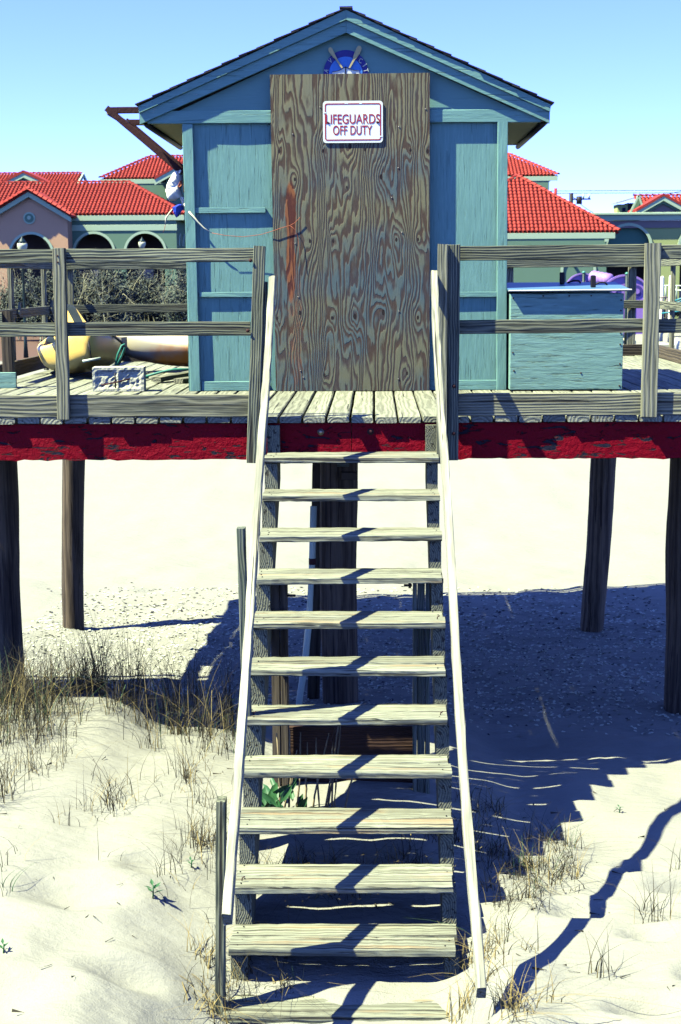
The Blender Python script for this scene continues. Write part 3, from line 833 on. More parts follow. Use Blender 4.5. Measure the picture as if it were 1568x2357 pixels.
# plywood sheet over the door
plx = .0685
t = thing('plywood_sheet', (plx, YW-.075, 0), 'weathered plywood sheet with swirling grain nailed over the hut doorway', 'plywood')
bm = bmesh.new()
n, m = 2, 2
pw = [(-.610+.012, .0), (.610, .0), (.606, 2.425), (-.616, 2.421)]
me = mesh([(x+.61, y, z) for y in (0, .016) for (x, z) in pw], [(0, 1, 2, 3), (7, 6, 5, 4), (0, 4, 5, 1), (1, 5, 6, 2), (2, 6, 7, 3), (3, 7, 4, 0)])
link('sheet', me, M['ply'], t, Matrix.Translation((plx-.61, YW-.077, .003)))
box('batten', -.50, .62, YW-.058, YW-.002, 2.02, 2.055, M['old'], t); box('batten', -.50, .62, YW-.058, YW-.034, .3, .36, M['old'], t)
for (zx, zy) in ((372, 250), (1145, 268), (950, 395), (945, 690), (895, 905), (970, 1160), (180, 1235), (200, 1630), (950, 1740), (210, 2180), (232, 2230), (945, 2245), (170, 440)):
    x, z = U(zx, zy)
    lathe('nail', [(.006, 0), (.006, .002), (.003, .003)], (0, 0, 0), M['nail'], t, 8).matrix_basis = WM[t].inverted() @ Matrix.Translation((plx-.61+x, YW-.0785, z)) @ Matrix.Rotation(math.pi/2, 4, 'X')

# LIFEGUARDS OFF DUTY sign
sc = at(812.5, 280.5, Y=YW-.083)
t = thing('warning_sign', (sc.x, YW-.083, sc.z), 'white metal sign with red lettering LIFEGUARDS OFF DUTY on the plywood', 'sign')
def rrect(w, h_, r, n=6):
    out = []
    for cx, cz, a0 in ((w/2-r, -h_/2+r, -90), (w/2-r, h_/2-r, 0), (-w/2+r, h_/2-r, 90), (-w/2+r, -h_/2+r, 180)):
        for k in range(n+1):
            a = R(a0 + 90*k/n); out.append((cx+r*math.cos(a), cz+r*math.sin(a)))
    return out
def sh(pts, x, z): return [(p[0]+x, p[1]+z) for p in pts]
SW, SH_ = .460, .314
prism('plate', sh(rrect(SW, SH_, .026), sc.x, sc.z), YW-.087, YW-.0835, M['signwhite'], t, origin=(sc.x, sc.z))
o1, o2 = rrect(SW-.030, SH_-.036, .018), rrect(SW-.046, SH_-.052, .011)
n = len(o1); V = []; F = []
for y in (0, .0012):
    V += [(p[0], y, p[1]) for p in o1] + [(p[0], y, p[1]) for p in o2]
skip = {3, 21}     # the border is worn through in places
for i in range(n):
    j = (i+1) % n
    F.append((i, j, j+n, i+n)); F.append((i, i+2*n, j+2*n, j))
link('border', mesh(V, F), M['redpaint_sign'], t, Matrix.Translation((sc.x, YW-.0885, sc.z)))
text('lettering', 'LIFEGUARDS', sc.x, YW-.0885, sc.z+.022, .414, .072, M['redpaint_sign'], t)
text('lettering', 'OFF DUTY', sc.x-.003, YW-.0885, sc.z-.062, .300, .070, M['redpaint_sign'], t)
for sx, wz in ((-.192, -.004), (.190, -.004)):
    lathe('screw', [(.008, 0), (.008, .003), (.004, .005)], (0, 0, 0), M['iron'], t, 8).matrix_basis = WM[t].inverted() @ Matrix.Translation((sc.x+sx, YW-.0885, sc.z+wz)) @ Matrix.Rotation(math.pi/2, 4, 'X')
for (sx, sz, w) in ((-.05, .1405, .03), (.06, .139, .02), (-.216, .07, .02), (.214, -.11, .016)):
    box('worn_patch', sc.x+sx-w/2, sc.x+sx+w/2, YW-.0892, YW-.0886, sc.z+sz-.005, sc.z+sz+.004, M['signwhite'], t, ch=0)

# round painted emblem behind the top of the plywood
def zp(px, py, Y): return at((1170+px*200/1568)/1.59439, (150+py*200/1568)/1.59439, Y=Y)
YE = YW-.016
ec = zp(778, 915, YE); er = (zp(1415, 915, YE)-zp(140, 915, YE)).x/2
t = thing('round_emblem', (ec.x, YE, ec.z), 'round navy and azure painted emblem with crossed oars and a white boat above the plywood', 'emblem')
def disc(cx, cz, r, n=40): return [(cx+r*math.cos(2*math.pi*k/n), cz+r*math.sin(2*math.pi*k/n)) for k in range(n)]
prism('ring', disc(ec.x, ec.z, er), YE, YE+.014, M['navy'], t, origin=(ec.x, ec.z))
ir = (zp(1275, 915, YE)-zp(275, 915, YE)).x/2
prism('sea', disc(ec.x, ec.z-.01, ir*.97), YE-.004, YE-.0005, M['azure'], t, origin=(ec.x, ec.z))
def zpoly(name, pts, y0, y1, mat):
    P = [zp(a, b, YE) for a, b in pts]
    prism(name, [(p.x, p.z) for p in P][::-1], y0, y1, mat, t)
zpoly('boat', [(400, 890), (560, 860), (680, 800), (770, 748), (860, 800), (980, 840), (1165, 850), (1165, 1000), (400, 1000)], YE-.009, YE-.0045, M['boatwhite'])
zpoly('boat_stem', [(762, 745), (792, 745), (792, 960), (762, 960)], YE-.012, YE-.0095, M['ink'])
for a, b in (((395, 893), (565, 862)), ((560, 862), (680, 802)), ((680, 802), (776, 748)), ((778, 748), (865, 800)), ((865, 800), (1000, 843)), ((1000, 843), (1165, 852))):
    pa, pb = zp(*a, YE-.011), zp(*b, YE-.011)
    beam('boat_gunwale', pa, pb, .004, .004, M['ink'], t, jit=0, seg=1)
def rot2(c, pts, a):
    return pts
zpoly('oar', [(280, 260), (290, 215), (335, 192), (385, 215), (510, 480), (560, 570), (700, 775), (655, 798), (520, 600), (470, 520), (420, 490), (290, 310)], YE-.022, YE-.0125, M['oar'])
zpoly('oar', [(1235, 215), (1200, 160), (1150, 145), (1105, 190), (1030, 350), (990, 470), (985, 540), (860, 780), (905, 795), (1040, 560), (1110, 480), (1220, 290)], YE-.022, YE-.0125, M['oar'])
for ch_, a, b, r_ in (('V', 335, 575, R(38)), ('C', 1205, 570, R(-25)), ('I', 1325, 700, R(-55)), ('T', 1360, 850, R(-75)), ('A', 215, 860, R(70))):
    p = zp(a, b, YE)
    text('lettering', ch_, p.x, YE-.002, p.z, .026 if ch_ != 'I' else .007, .036, M['letter'], t, .003, r_)

# ---------------------------------------------------------------- steel bracket, bag, cord
t = thing('steel_bracket', (-1.27, 2.75, 1.7), 'rusty steel bracket arm jutting from the left eave of the hut', 'bracket')
def sq(a, b, w=.048): beam('arm', a, b, w, w, M['rust'], t, jit=.0015, ch=.003)
for dy in (0, 1.0):
    y = 2.72 + dy
    sq((-1.60, y, 2.205), (-1.845, y, 2.205)); sq((-1.868, y, 2.222), (-1.272, y, 1.715))
    box('wall_plate', -1.60, -1.57, y-.07, y+.07, 2.125, 2.26, M['rust'], t)
    box('wall_plate', -1.268, -1.232, y-.05, y+.05, 1.56, 1.76, M['rust'], t)
tube('cross_pipe', [(-1.852, 2.76, 2.19), (-1.852, 3.70, 2.19)], .024, M['pipe_tan'], t, 12)
# plastic bag: crumpled hanging sheet wrapped round the arm
def zb(px, py, Y): return at((600+px*120/1414)/1.59439, (600+py*120/1414)/1.59439, Y=Y)
def blob_mesh(name, prof, Y, depth, mat, parent, seed, n=12, amp=.10):
    """closed crumpled body: left/right outline given per height in the photograph's own coordinates"""
    q = random.Random(seed); V, F = [], []
    for (py, xl_, xr_) in prof:
        a, b = zb(xl_, py, Y), zb(xr_, py, Y); c = (a+b)/2; w = (b-a).length/2
        for k in range(n):
            th = 2*math.pi*k/n; k_ = 1 + q.uniform(-amp, amp)
            V.append(c + Vector((math.cos(th)*w*k_, math.sin(th)*min(depth, w*1.1)*k_*(1+.4*math.sin(3*th+py*.01)), q.uniform(-.003, .003))))
    o0 = V[0].copy(); V = [v-o0 for v in V]
    for i in range(len(prof)-1):
        for k in range(n):
            k2 = (k+1) % n; F.append((i*n+k, (i+1)*n+k, (i+1)*n+k2, i*n+k2))
    F.append(tuple(range(n))); m = (len(prof)-1)*n; F.append(tuple(m+k for k in range(n-1, -1, -1)))
    return link(name, mesh(V, F, mat is M['bag']), mat, parent, Matrix.Translation(o0))
t = thing('plastic_bag', tuple(zb(500, 1500, 2.56)), 'torn white plastic bag with red print snagged at the foot of the rusty bracket', 'bag')
blob_mesh('bag_body', [(320, 520, 640), (400, 420, 700), (560, 330, 830), (780, 190, 840), (960, 130, 800), (1080, 118, 760), (1160, 100, 790), (1300, 130, 840), (1440, 165, 880), (1560, 220, 560), (1605, 270, 360)], 2.56, .05, M['bag'], t, 3, amp=.06)
blob_mesh('bag_tail', [(1440, 700, 900), (1560, 760, 945), (1700, 800, 930), (1860, 830, 950), (2030, 850, 960)], 2.55, .02, M['bag'], t, 4, n=8)
blob_mesh('bag_knot', [(280, 700, 790), (340, 660, 780), (430, 640, 750), (490, 660, 700)], 2.54, .02, M['bag'], t, 5, n=8)
blob_mesh('red_print', [(740, 720, 800), (850, 670, 840), (940, 640, 820), (1000, 600, 720)], 2.50, .008, M['orange'], t, 6, n=8)
t = thing('blue_rag', tuple(zb(600, 1900, 2.52)), 'scrap of shiny blue plastic dangling below the white bag', 'scrap')
blob_mesh('scrap', [(1740, 660, 740), (1800, 560, 850), (1880, 400, 860), (1980, 370, 830), (2080, 420, 780), (2180, 470, 710), (2280, 520, 660), (2330, 560, 600)], 2.52, .022, M['bluerag'], t, 9, n=7, amp=.2)
t = thing('snagged_cord', tuple(zb(1000, 1950, 2.37)), 'pale cord and thin orange string trailing from the bag across the hut wall', 'cord')
pts = [zb(930, 1750, 2.5), zb(1000, 1920, 2.45), zb(1150, 2130, 2.38), zb(1330, 2330, 2.36)] + [at(x, y, Y=2.36) for x, y in ((455, 510), (470, 525), (488, 536))]
tube('cord', pts, .006, M['cordw'], t, 6, radii=[.010, .011, .009, .008, .007, .006, .003])
tube('cord', [zb(400, 1960, 2.5), zb(250, 2150, 2.5), zb(120, 2350, 2.5), at(381, 517, Y=2.5)], .005, M['cordw'], t, 6, radii=[.004, .006, .008, .003])
tube('string', [at(381, 517, Y=2.5), at(379, 527, Y=2.5), at(376, 535, Y=2.5)], .002, M['orange'], t, 5)
tube('string', [at(488, 536, Y=2.355), at(520, 542, Y=2.36), at(560, 545, Y=2.36), at(600, 540, Y=2.35), at(627, 532, Y=2.335), at(650, 524, Y=2.335), at(668, 519, Y=2.335), at(680, 512, Y=2.335), at(691, 500, Y=2.335)], .0022, M['orange'], t, 5)
tube('string', [at(668, 519, Y=2.335), at(678, 527, Y=2.335), at(686, 545, Y=2.335), at(690, 575, Y=2.335), at(693, 610, Y=2.335)], .0018, M['orange'], t, 5)

# ---------------------------------------------------------------- storage box
t = thing('storage_box', (1.73, 2.6, 0), 'blue-green plywood storage box with a blue lid beside the hut, right side', 'storage box')
bx0, bx1, by0, by1 = 1.300, 2.172, 2.26, 2.98
def bpan(name, *a, mat=None, **k): return box(name, *a, mat or M['box'], t, **k)
bpan('front_panel', bx0, bx1, by0, by0+.02, .012, .752)
bpan('side_panel', bx0, bx0+.02, by0+.022, by1, .012, .752); bpan('side_panel', bx1-.02, bx1, by0+.022, by1, .012, .752)
bpan('back_panel', bx0, bx1, by1+.001, by1+.02, .012, .79)
th_ = math.atan2(.050, .76)
lid = box('lid', 1.283, 2.215, 2.235, 3.02, .765, .782, M['boxlid'], t, ch=.002, rot=Matrix.Rotation(th_, 4, 'X'))
WM[lid] = Matrix.Translation((1.749, 2.62, .802)) @ Matrix.Rotation(th_, 4, 'X'); lid.matrix_basis = WM[t].inverted() @ WM[lid]
beam('lid_edge', (1.281, 2.222, .776), (2.225, 2.222, .780), .014, .010, M['white'], t, jit=.001)
for x, y in ((1.757, 2.80), (1.955, 2.42)):
    z = .802 + (y-2.62)*math.tan(th_) + .008
    box('handle', x-.020, x+.020, y-.015, y+.015, z, z+.095, M['iron'], t, ch=.006)
t2 = t
for x, y in ((1.86, 2.9), (2.04, 2.66)):
    z = .802+(y-2.62)*math.tan(th_)+.010
    tube('hasp', [(x-.05, y, z), (x, y, z+.02), (x+.04, y, z+.018), (x+.06, y, z)], .008, M['iron'], t, 6)
for (u_, v_) in ((.02, .72), (.02, .5), (.02, .3), (.85, .70), (.85, .62), (.85, .45), (.85, .36), (.85, .21), (.85, .04), (.25, .735), (.45, .735), (.62, .735), (.03, .16), (.55, .14)):
    tube('nail', [(bx0+u_, by0-.001, v_), (bx0+u_, by0-.004, v_)], .007, M['rust'], t, 6)

# ---------------------------------------------------------------- kayaks
def kayak(loc, yaw, L, Wd, D, mat, inmat, label, pitch=0, roll=0, cockpit=(.30, .62), tap=.62, kick=0):
    t = thing('kayak', loc, label, 'kayak', 'kayaks lying on the platform')
    mw = Matrix.Translation(loc) @ Matrix.Rotation(yaw, 4, 'Z') @ Matrix.Rotation(pitch, 4, 'X') @ Matrix.Rotation(roll, 4, 'Y')
    n = 40
    V, F, MI = [], [], []
    S = 15
    for i in range(n+1):
        f = i/n; e = max(0.0, 1-abs(2*f-1)**2.3)
        w = Wd/2*(.10 + .90*e**tap)*(1 if .02 < f < .98 else .55)
        sheer = D*(.74 + .30*abs(2*f-1)**2.2 + kick*max(0, (f-.86)/.14)**2)*(1 if .02 < f < .98 else .82)
        keel = .02 + D*.45*abs(2*f-1)**4
        inc = max(0.0, min(1, (f-cockpit[0])/.05)) * max(0.0, min(1, (cockpit[1]-f)/.05))
        crown = sheer + .045*(1-inc) - D*.48*inc
        rimz = sheer + .015*inc
        sec = [(0, keel), (.45*w, keel+.008), (.80*w, keel+.05), (.95*w, keel+(sheer-keel)*.45), (1.0*w, sheer-.03), (.97*w, sheer), (.82*w, rimz+.012), (.70*w, sheer+.012 - D*.44*inc if inc > .3 else sheer+.028)]
        last = (0, crown)
        ring = sec + [last] + [(-x, z) for x, z in reversed(sec[1:])]
        for x, z in ring: V.append((x, (f-.5)*L, z))
        S = len(ring)
        if i:
            for k in range(S):
                k2 = (k+1) % S
                F.append(((i-1)*S+k, (i-1)*S+k2, i*S+k2, i*S+k))
                MI.append(1 if inc > .3 and 6 <= k <= 9 else 0)
    F.append(tuple(range(S-1, -1, -1))); MI.append(0); F.append(tuple(n*S+k for k in range(S))); MI.append(0)
    me = mesh(V, F, True, MI)
    bm = bmesh.new(); bm.from_mesh(me); bmesh.ops.recalc_face_normals(bm, faces=bm.faces[:]); bm.to_mesh(me); bm.free()
    hull = link('hull', me, [mat, inmat], t, mw)
    sub = hull.modifiers.new('s', 'SUBSURF'); sub.levels = sub.render_levels = 1
    return t, mw
k1_, mw = kayak((-2.52, 4.95, .01), R(14), 2.3, .80, .40, M['yellow'], M['kayin'], 'yellow sit-on-top kayak with a black strap and a blue sticker, at the far left', roll=R(-7), cockpit=(.24, .74), tap=.95, kick=.75)
def kl(name, pts, r, mat): tube(name, [mw @ Vector(p) for p in pts], r, mat, k1_, 6)
kl('strap', [(.25, -.75, .36), (.345, -.70, .26), (.35, -.68, .14), (.26, -.70, .05)], .012, M['black'])
kl('strap', [(-.12, -1.0, .43), (0, -.98, .47), (.08, -.92, .44), (.13, -.80, .40)], .016, M['black'])
kl('carry_handle', [(.02, -1.13, .34), (.02, -1.17, .26), (.02, -1.165, .18)], .008, M['black'])
kl('toggle', [(-.06, -1.175, .17), (.10, -1.175, .175)], .014, M['pvc'])
o = box('sticker', -.07, .07, -.001, .001, -.05, .05, M['sticker'], k1_, ch=0)
WM[o] = Matrix.Translation(mw @ Vector((.392, -.28, .24))) @ Matrix.Rotation(R(70), 4, 'Z'); o.matrix_basis = WM[k1_].inverted() @ WM[o]
k2_, mw = kayak((-1.02, 5.25, .03), R(-83), 2.5, .66, .37, M['kayw'], M['kayw'], 'white kayak with a faded orange belly lying crosswise behind the hut, left', roll=R(8), cockpit=(.55, .75), tap=.75)
kl2 = lambda name, pts, r, mat: tube(name, [mw @ Vector(p) for p in pts], r, mat, k2_, 6)
kl2('carry_handle', [(0, -.66, .40), (0, -.62, .44), (0, -.58, .41)], .010, M['black'])
t = thing('green_hose', (-1.6, 3.9, .01), 'green hose looped between the kayaks and running along the deck to the hut', 'hose')
hp = [at(265, 845, Y=4.0), at(272, 815, Y=4.0), at(281, 795, Y=4.0), at(287, 792, Y=4.0), at(288, 800, Y=4.0), at(280, 820, Y=4.0), at(268, 843, Y=4.0)]
tube('hose', hp, .011, M['green_rope'], t, 8)
tube('hose', [at(330, 868, Y=3.9), at(350, 862, Y=3.9), at(375, 855, Y=3.9), at(400, 850, Y=3.9), at(440, 850, Y=3.9)], .011, M['green_rope'], t, 8)
tube('hose', [(-2.25, 3.95, .03), (-2.1, 3.85, .02), (-1.9, 3.9, .02), (-1.75, 3.9, .02)], .011, M['green_rope'], t, 8)

# cinder block on its side with rusty rods
t = thing('cinder_block', (-1.80, 2.42, 0), 'chipped grey cinder block with rusty rods standing behind the left railing', 'cinder block')
def block():
    w, hh, d = .405, .19, .20
    n = 18; q = random.Random(4)
    nx_, nz_ = 20, 10
    V, F = [], []
    for j in range(nz_+1):
        for i in range(nx_+1):
            x, z = w*i/nx_, hh*j/nz_
            inner = (.03 < x < .19 or .215 < x < .375) and .03 < z < .16
            y = (.012 + q.uniform(-.006, .006)) if inner else q.uniform(-.002, .002)
            V.append((x, y, z))
    F = [(j*(nx_+1)+i, j*(nx_+1)+i+1, (j+1)*(nx_+1)+i+1, (j+1)*(nx_+1)+i) for j in range(nz_) for i in range(nx_)]
    b0 = len(V); per = [(i, 0) for i in range(nx_)] + [(nx_, j) for j in range(nz_)] + [(i, nz_) for i in range(nx_, 0, -1)] + [(0, j) for j in range(nz_, 0, -1)]
    for (i, j) in per: V.append((w*i/nx_, d, hh*j/nz_))
    for k in range(len(per)):
        i, j = per[k]; i2, j2 = per[(k+1) % len(per)]
        F.append((j*(nx_+1)+i, b0+k, b0+(k+1) % len(per), j2*(nx_+1)+i2))
    F.append(tuple(b0+k for k in range(len(per)-1, -1, -1)))
    me = mesh(V, F)
    bm = bmesh.new(); bm.from_mesh(me); bmesh.ops.recalc_face_normals(bm, faces=bm.faces[:]); bm.to_mesh(me); bm.free()
    return me
link('block', block(), M['concrete'], t, Matrix.Translation((-1.985, 2.40, .002)) @ Matrix.Rotation(R(3), 4, 'Z'))
tube('rod', [(-1.91, 2.375, .055), (-1.80, 2.365, .075), (-1.68, 2.378, .105)], .007, M['rust'], t, 6)
tube('rod', [(-1.80, 2.385, .03), (-1.80, 2.375, .15)], .006, M['iron'], t, 6)
for i, (a, b, lab) in enumerate((((-1.62, 3.42, .032), (-1.38, 4.05, .05), 'short grey timber offcut propped at a slant by the hut corner'),
                                 ((-1.42, 3.35, .024), (-1.26, 3.75, .024), 'short grey timber offcut lying flat against the hut corner'))):
    t = beam('timber_offcut', a, b, .09, .04, M['post']); tag(t, lab, 'offcut', 'timber offcuts by the hut')


# ================================================================ beyond the beach
def P2(px, py, Y): p = at(px, py, Y=Y); return (p.x, p.z)
GZ = -2.6
def tile_mesh(w, l):
    V, F = [], []
    n = 6
    for j, (y, lift, ws) in enumerate(((0, .055, 1.0), (l*1.06, .0, .92))):
        for k in range(n+1):
            a = math.pi*k/n
            V.append((-math.cos(a)*w*.40*ws - w*.05, y, math.sin(a)*w*.34 + lift))
        V.append((w*.52, y, .0 + lift*.6))
    m = n+2
    for k in range(m-1): F.append((k, k+1, m+k+1, m+k))
    # front lip
    b = len(V)
    for k in range(m): V.append((V[k][0], 0, V[k][2]-.05))
    for k in range(m-1): F.append((b+k, b+k+1, k+1, k))
    return V, F
TW, TL = .272, .40
tv, tf = tile_mesh(TW, TL)
me_tile = mesh(tv, tf, True); me_tile.materials.append(M['tile'])
cap_v = [(math.cos(math.pi*k/5)*.15*s_, y, math.sin(math.pi*k/5)*.12*s_+z) for (y, s_, z) in ((0, 1.08, .03), (.46, .9, 0)) for k in range(6)]
me_cap = mesh(cap_v, [(k, k+1, 7+k, 6+k) for k in range(5)] + [(0, 1, 2, 3, 4, 5)], True); me_cap.materials.append(M['tiled'])

def roof(parent, planes, caps, rows=None):
    """planes: (eaveL, eaveR, topR, topL). Every tile is real; the nearest 300 are parts, the rest one joined part"""
    allt = []
    for (eL, eR, tR, tL) in planes:
        eL, eR, tR, tL = map(Vector, (eL, eR, tR, tL))
        u = (eR-eL).normalized(); n = u.cross(tL-eL).normalized()
        if n.z < 0: n = -n
        v = n.cross(u); S = (tL-eL).dot(v); Wd = (eR-eL).length
        tl, tr = (tL-eL).dot(u), (tR-eL).dot(u)
        nr = max(3, round(S/TL)); rl_ = S/nr; q = random.Random(int(S*100))
        V = [eL-n*.05, eR-n*.05, tR-n*.05, tL-n*.05, eL-n*.12, eR-n*.12, tR-n*.12, tL-n*.12]
        o0 = V[0].copy()
        link('roof_deck', mesh([w_-o0 for w_ in V], [(0, 1, 2, 3), (7, 6, 5, 4), (0, 4, 5, 1), (1, 5, 6, 2), (2, 6, 7, 3), (3, 7, 4, 0)]), M['tiled'], parent, Matrix.Translation(o0))
        for r in range(nr):
            s_ = r*rl_; f = (s_ + rl_*.3)/S
            x0, x1 = tl*f, Wd + (tr-Wd)*f
            k0_, k1_ = math.ceil(x0/TW), math.floor(x1/TW)
            for k in range(k0_, k1_+1):
                p = eL + u*(k*TW) + v*s_ + n*q.uniform(0, .012)
                mw = Matrix(((u.x, v.x, n.x, p.x), (u.y, v.y, n.y, p.y), (u.z, v.z, n.z, p.z), (0, 0, 0, 1))) @ Matrix.Rotation(q.uniform(-.02, .02), 4, 'Z')
                allt.append(mw)
    allt.sort(key=lambda m: (Vector(m.translation)-CAM).length)
    vis = [m for m in allt if in_view(m.translation)]; hid = [m for m in allt if not in_view(m.translation)]
    allt = vis + hid
    for m in allt[:300]:
        o = bpy.data.objects.new('roof_tile', me_tile); COL.objects.link(o); o.parent = parent; o.matrix_basis = WM[parent].inverted() @ m
    rest = allt[300:]
    if rest:
        V = []; F = []
        o0 = rest[0].translation.copy()
        for m in rest:
            b = len(V); V += [m @ Vector(p) - o0 for p in tv]; F += [tuple(b+i for i in f_) for f_ in tf]
        o = link('roof_tiles_remaining', mesh(V, F, True), M['tile'], parent, Matrix.Translation(o0)); o['kind'] = 'stuff'
    nc = 0
    for a, b in caps:
        a, b = Vector(a), Vector(b); d = (b-a); L = d.length; d.normalize(); n = max(1, int(L/.42))
        s_ = d.cross(Vector((0, 0, 1))).normalized(); up = s_.cross(d)
        for k in range(n):
            p = a + d*(L*k/n) + up*.06
            if not in_view(p) and k % 1 == 0 and nc > 200: continue
            nc += 1
            o = bpy.data.objects.new('ridge_tile', me_cap); COL.objects.link(o); o.parent = parent
            o.matrix_basis = WM[parent].inverted() @ Matrix(((s_.x, d.x, up.x, p.x), (s_.y, d.y, up.y, p.y), (s_.z, d.z, up.z, p.z), (0, 0, 0, 1)))
_cr = Vector(rx).normalized(); _cu = Vector(ry).normalized(); _cf = -Vector(rz).normalized()
def in_view(p):
    d = Vector(p) - CAM; z = d.dot(_cf)
    if z <= 0: return False
    X, Y = 784 + FPX*d.dot(_cr)/z, 1178 - FPX*d.dot(_cu)/z
    if not (-12 < X < 1580 and -10 < Y < 700): return False
    return not (436 < X < 1158)

def arch_notches(centres, r, zs, z0):
    out = []
    for c in centres:                      # left to right
        out.append((c-r, z0)); out.append((c-r, zs))
        for k in range(1, 16): a = math.pi*(1-k/16); out.append((c+r*math.cos(a), zs+r*math.sin(a)))
        out.append((c+r, zs)); out.append((c+r, z0))
    return out
def arch_trim(cx, zs, r, w, y0, y1, parent, z0=None, name='arch_trim'):
    o = [(cx+(r+w)*math.cos(math.pi*k/20), zs+(r+w)*math.sin(math.pi*k/20)) for k in range(21)]
    i = [(cx+r*math.cos(math.pi*k/20), zs+r*math.sin(math.pi*k/20)) for k in range(20, -1, -1)]
    if z0 is not None: o = [(cx+r+w, z0)] + o + [(cx-r-w, z0)]; i = [(cx-r, z0)] + i + [(cx+r, z0)]
    prism(name, o+i, y0, y1, M['trim'], parent)

# --- arcade building, left -------------------------------------------------
YA = 100.0
A = thing('arcade_building', (-19, 104, GZ), 'low stucco building with red hip roof, round arches and a rose gable, far left', 'building')
ev = at(157, 494, Y=YA-.07).z; rdg = at(297, 421, Y=YA+5.2)
xr = at(426, 493, Y=YA-.07).x; xwall = at(407, 560, Y=YA).x; xl = -34.0
eL, eR = (xl, YA-.07, ev), (xr, YA-.07, ev)
roof(A, [(eL, eR, (rdg.x, rdg.y, rdg.z), (xl, rdg.y, rdg.z)), ((xr, YA-.07, ev), (xr, YA+11.1, ev), tuple(rdg), tuple(rdg))], [((xl, rdg.y, rdg.z), tuple(rdg)), (tuple(rdg), eR)])
zs = at(217, 583, Y=YA).z; rr_ = (at(266, 583, Y=YA).x - at(168, 583, Y=YA).x)/2
arcs = [at(c, 583, Y=YA).x for c in (217, 335)]
xg = at(157, 560, Y=YA).x
zt = ev - .55
rin = rr_ - .14
prism('wall', [(xg, GZ)] + arch_notches(arcs, rin, zs, GZ) + [(xwall, GZ), (xwall, zt+.3), (xg, zt+.3)], YA, YA+.35, M['stucco'], A)
for c in arcs: arch_trim(c, zs, rin, .17, YA-.07, YA-.001, A)
prism('return_wall', [(xwall-.3, GZ), (xwall, GZ), (xwall, zt+.3), (xwall-.3, zt+.3)], YA+.352, YA+10.5, M['stucco'], A)
for k in range(4):
    yy = YA+1.9+k*2.5
    t_ = [(xwall+.03, yy+.8*math.cos(math.pi*q_/14), zs+.5+.8*math.sin(math.pi*q_/14)) for q_ in range(15)]
    tube('side_arch_trim', t_, .07, M['trim'], A, 4, smooth=False)
box('frieze', xg, xwall+.05, YA-.05, YA-.001, zt-.55, zt-.15, M['trim'], A, ch=.01)
box('fascia', xl, xr-.05, YA-.08, YA-.03, ev-.42, ev-.06, M['trim'], A, ch=.03)
box('fascia', xr-.35, xr-.03, YA-.028, YA+11, ev-.42, ev-.06, M['trim'], A, ch=.03)
box('soffit', xl, xr-.36, YA-.028, YA-.002, ev-.40, ev-.32, M['trim'], A, ch=0)
box('arcade_back_wall', xl, xwall-.31, YA+3.4, YA+3.6, GZ, zt+.3, M['shadeint'], A, ch=0)
box('arcade_ceiling', xl, xwall-.31, YA+.36, YA+3.39, zt-.3, zt-.1, M['shadeint'], A, ch=0)
for px in (205, 330): 
    p = at(px, 600, Y=YA+3.3); box('window', p.x-.7, p.x+.7, YA+3.3, YA+3.38, .4, 2.3, M['glass'], A, ch=0)
# rose gable
YG = YA-1.6
pk = P2(68, 441, YG); g0 = P2(-29, 500, YG); g1 = P2(165, 499, YG); wr = P2(157, 560, YG)[0]; wl = P2(-20, 560, YG)[0]
gc = at(73, 590, Y=YG); gr = (at(120, 590, Y=YG).x-at(26, 590, Y=YG).x)/2
prism('gable_wall', [(wl, GZ)] + arch_notches([gc.x], gr, at(73, 587, Y=YG).z, GZ) + [(wr, GZ), (wr, g1[1]), (pk[0], pk[1]-.2), (wl, g0[1])], YG+.02, YG+.35, M['stuccopink'], A)
arch_trim(gc.x, at(73, 587, Y=YG).z, gr, .17, YG-.05, YG+.019, A)
box('side_wall', wr-.3, wr, YG+.352, YA-.002, GZ, g1[1]-.2, M['stuccopink'], A, ch=0)
for (a, b, s_) in ((g0, pk, -1), (g1, pk, 1)):
    prism('rake_fascia', [(a[0], a[1]-.34), (b[0]+s_*.002, b[1]-.36), (b[0]+s_*.002, b[1]-.02), (a[0], a[1]-.02)], YG-.35, YG-.1, M['trim'], A)
    prism('gable_roof_deck', [(a[0]+s_*.08, a[1]-.02), (b[0]+s_*.002, b[1]+.0), (b[0]+s_*.002, b[1]+.14), (a[0]+s_*.08, a[1]+.12)], YG-.40, YA+4.0, M['tiled'], A)
    for k in range(9):
        f = k/9; p = Vector((a[0]+(b[0]-a[0])*f, YG-.5, a[1]+(b[1]-a[1])*f+.12)); d = Vector((b[0]-a[0], 0, b[1]-a[1])).normalized()
        sd_ = d.cross(Vector((0, 1, 0))); sd_ = sd_ if sd_.z > 0 else -sd_
        yv = Vector((0, 1, 0)) if True else None
        xv = d.cross(sd_)
        o = bpy.data.objects.new('ridge_tile', me_cap); COL.objects.link(o); o.parent = A
        o.matrix_basis = WM[A].inverted() @ Matrix(((xv.x, d.x, sd_.x, p.x), (xv.y, d.y, sd_.y, p.y), (xv.z, d.z, sd_.z, p.z), (0, 0, 0, 1))) @ Matrix.Scale(1.3, 4)
c = at(68, 502, Y=YG); prism('medallion', disc(c.x, c.z, .40, 28), YG-.05, YG+.015, M['trim'], A, origin=(c.x, c.z))
prism('medallion_relief', disc(c.x, c.z, .30, 20), YG-.08, YG-.052, M['stucco'], A, origin=(c.x, c.z)); prism('medallion_relief', disc(c.x, c.z+.03, .13, 16), YG-.12, YG-.082, M['trim'], A, origin=(c.x, c.z))

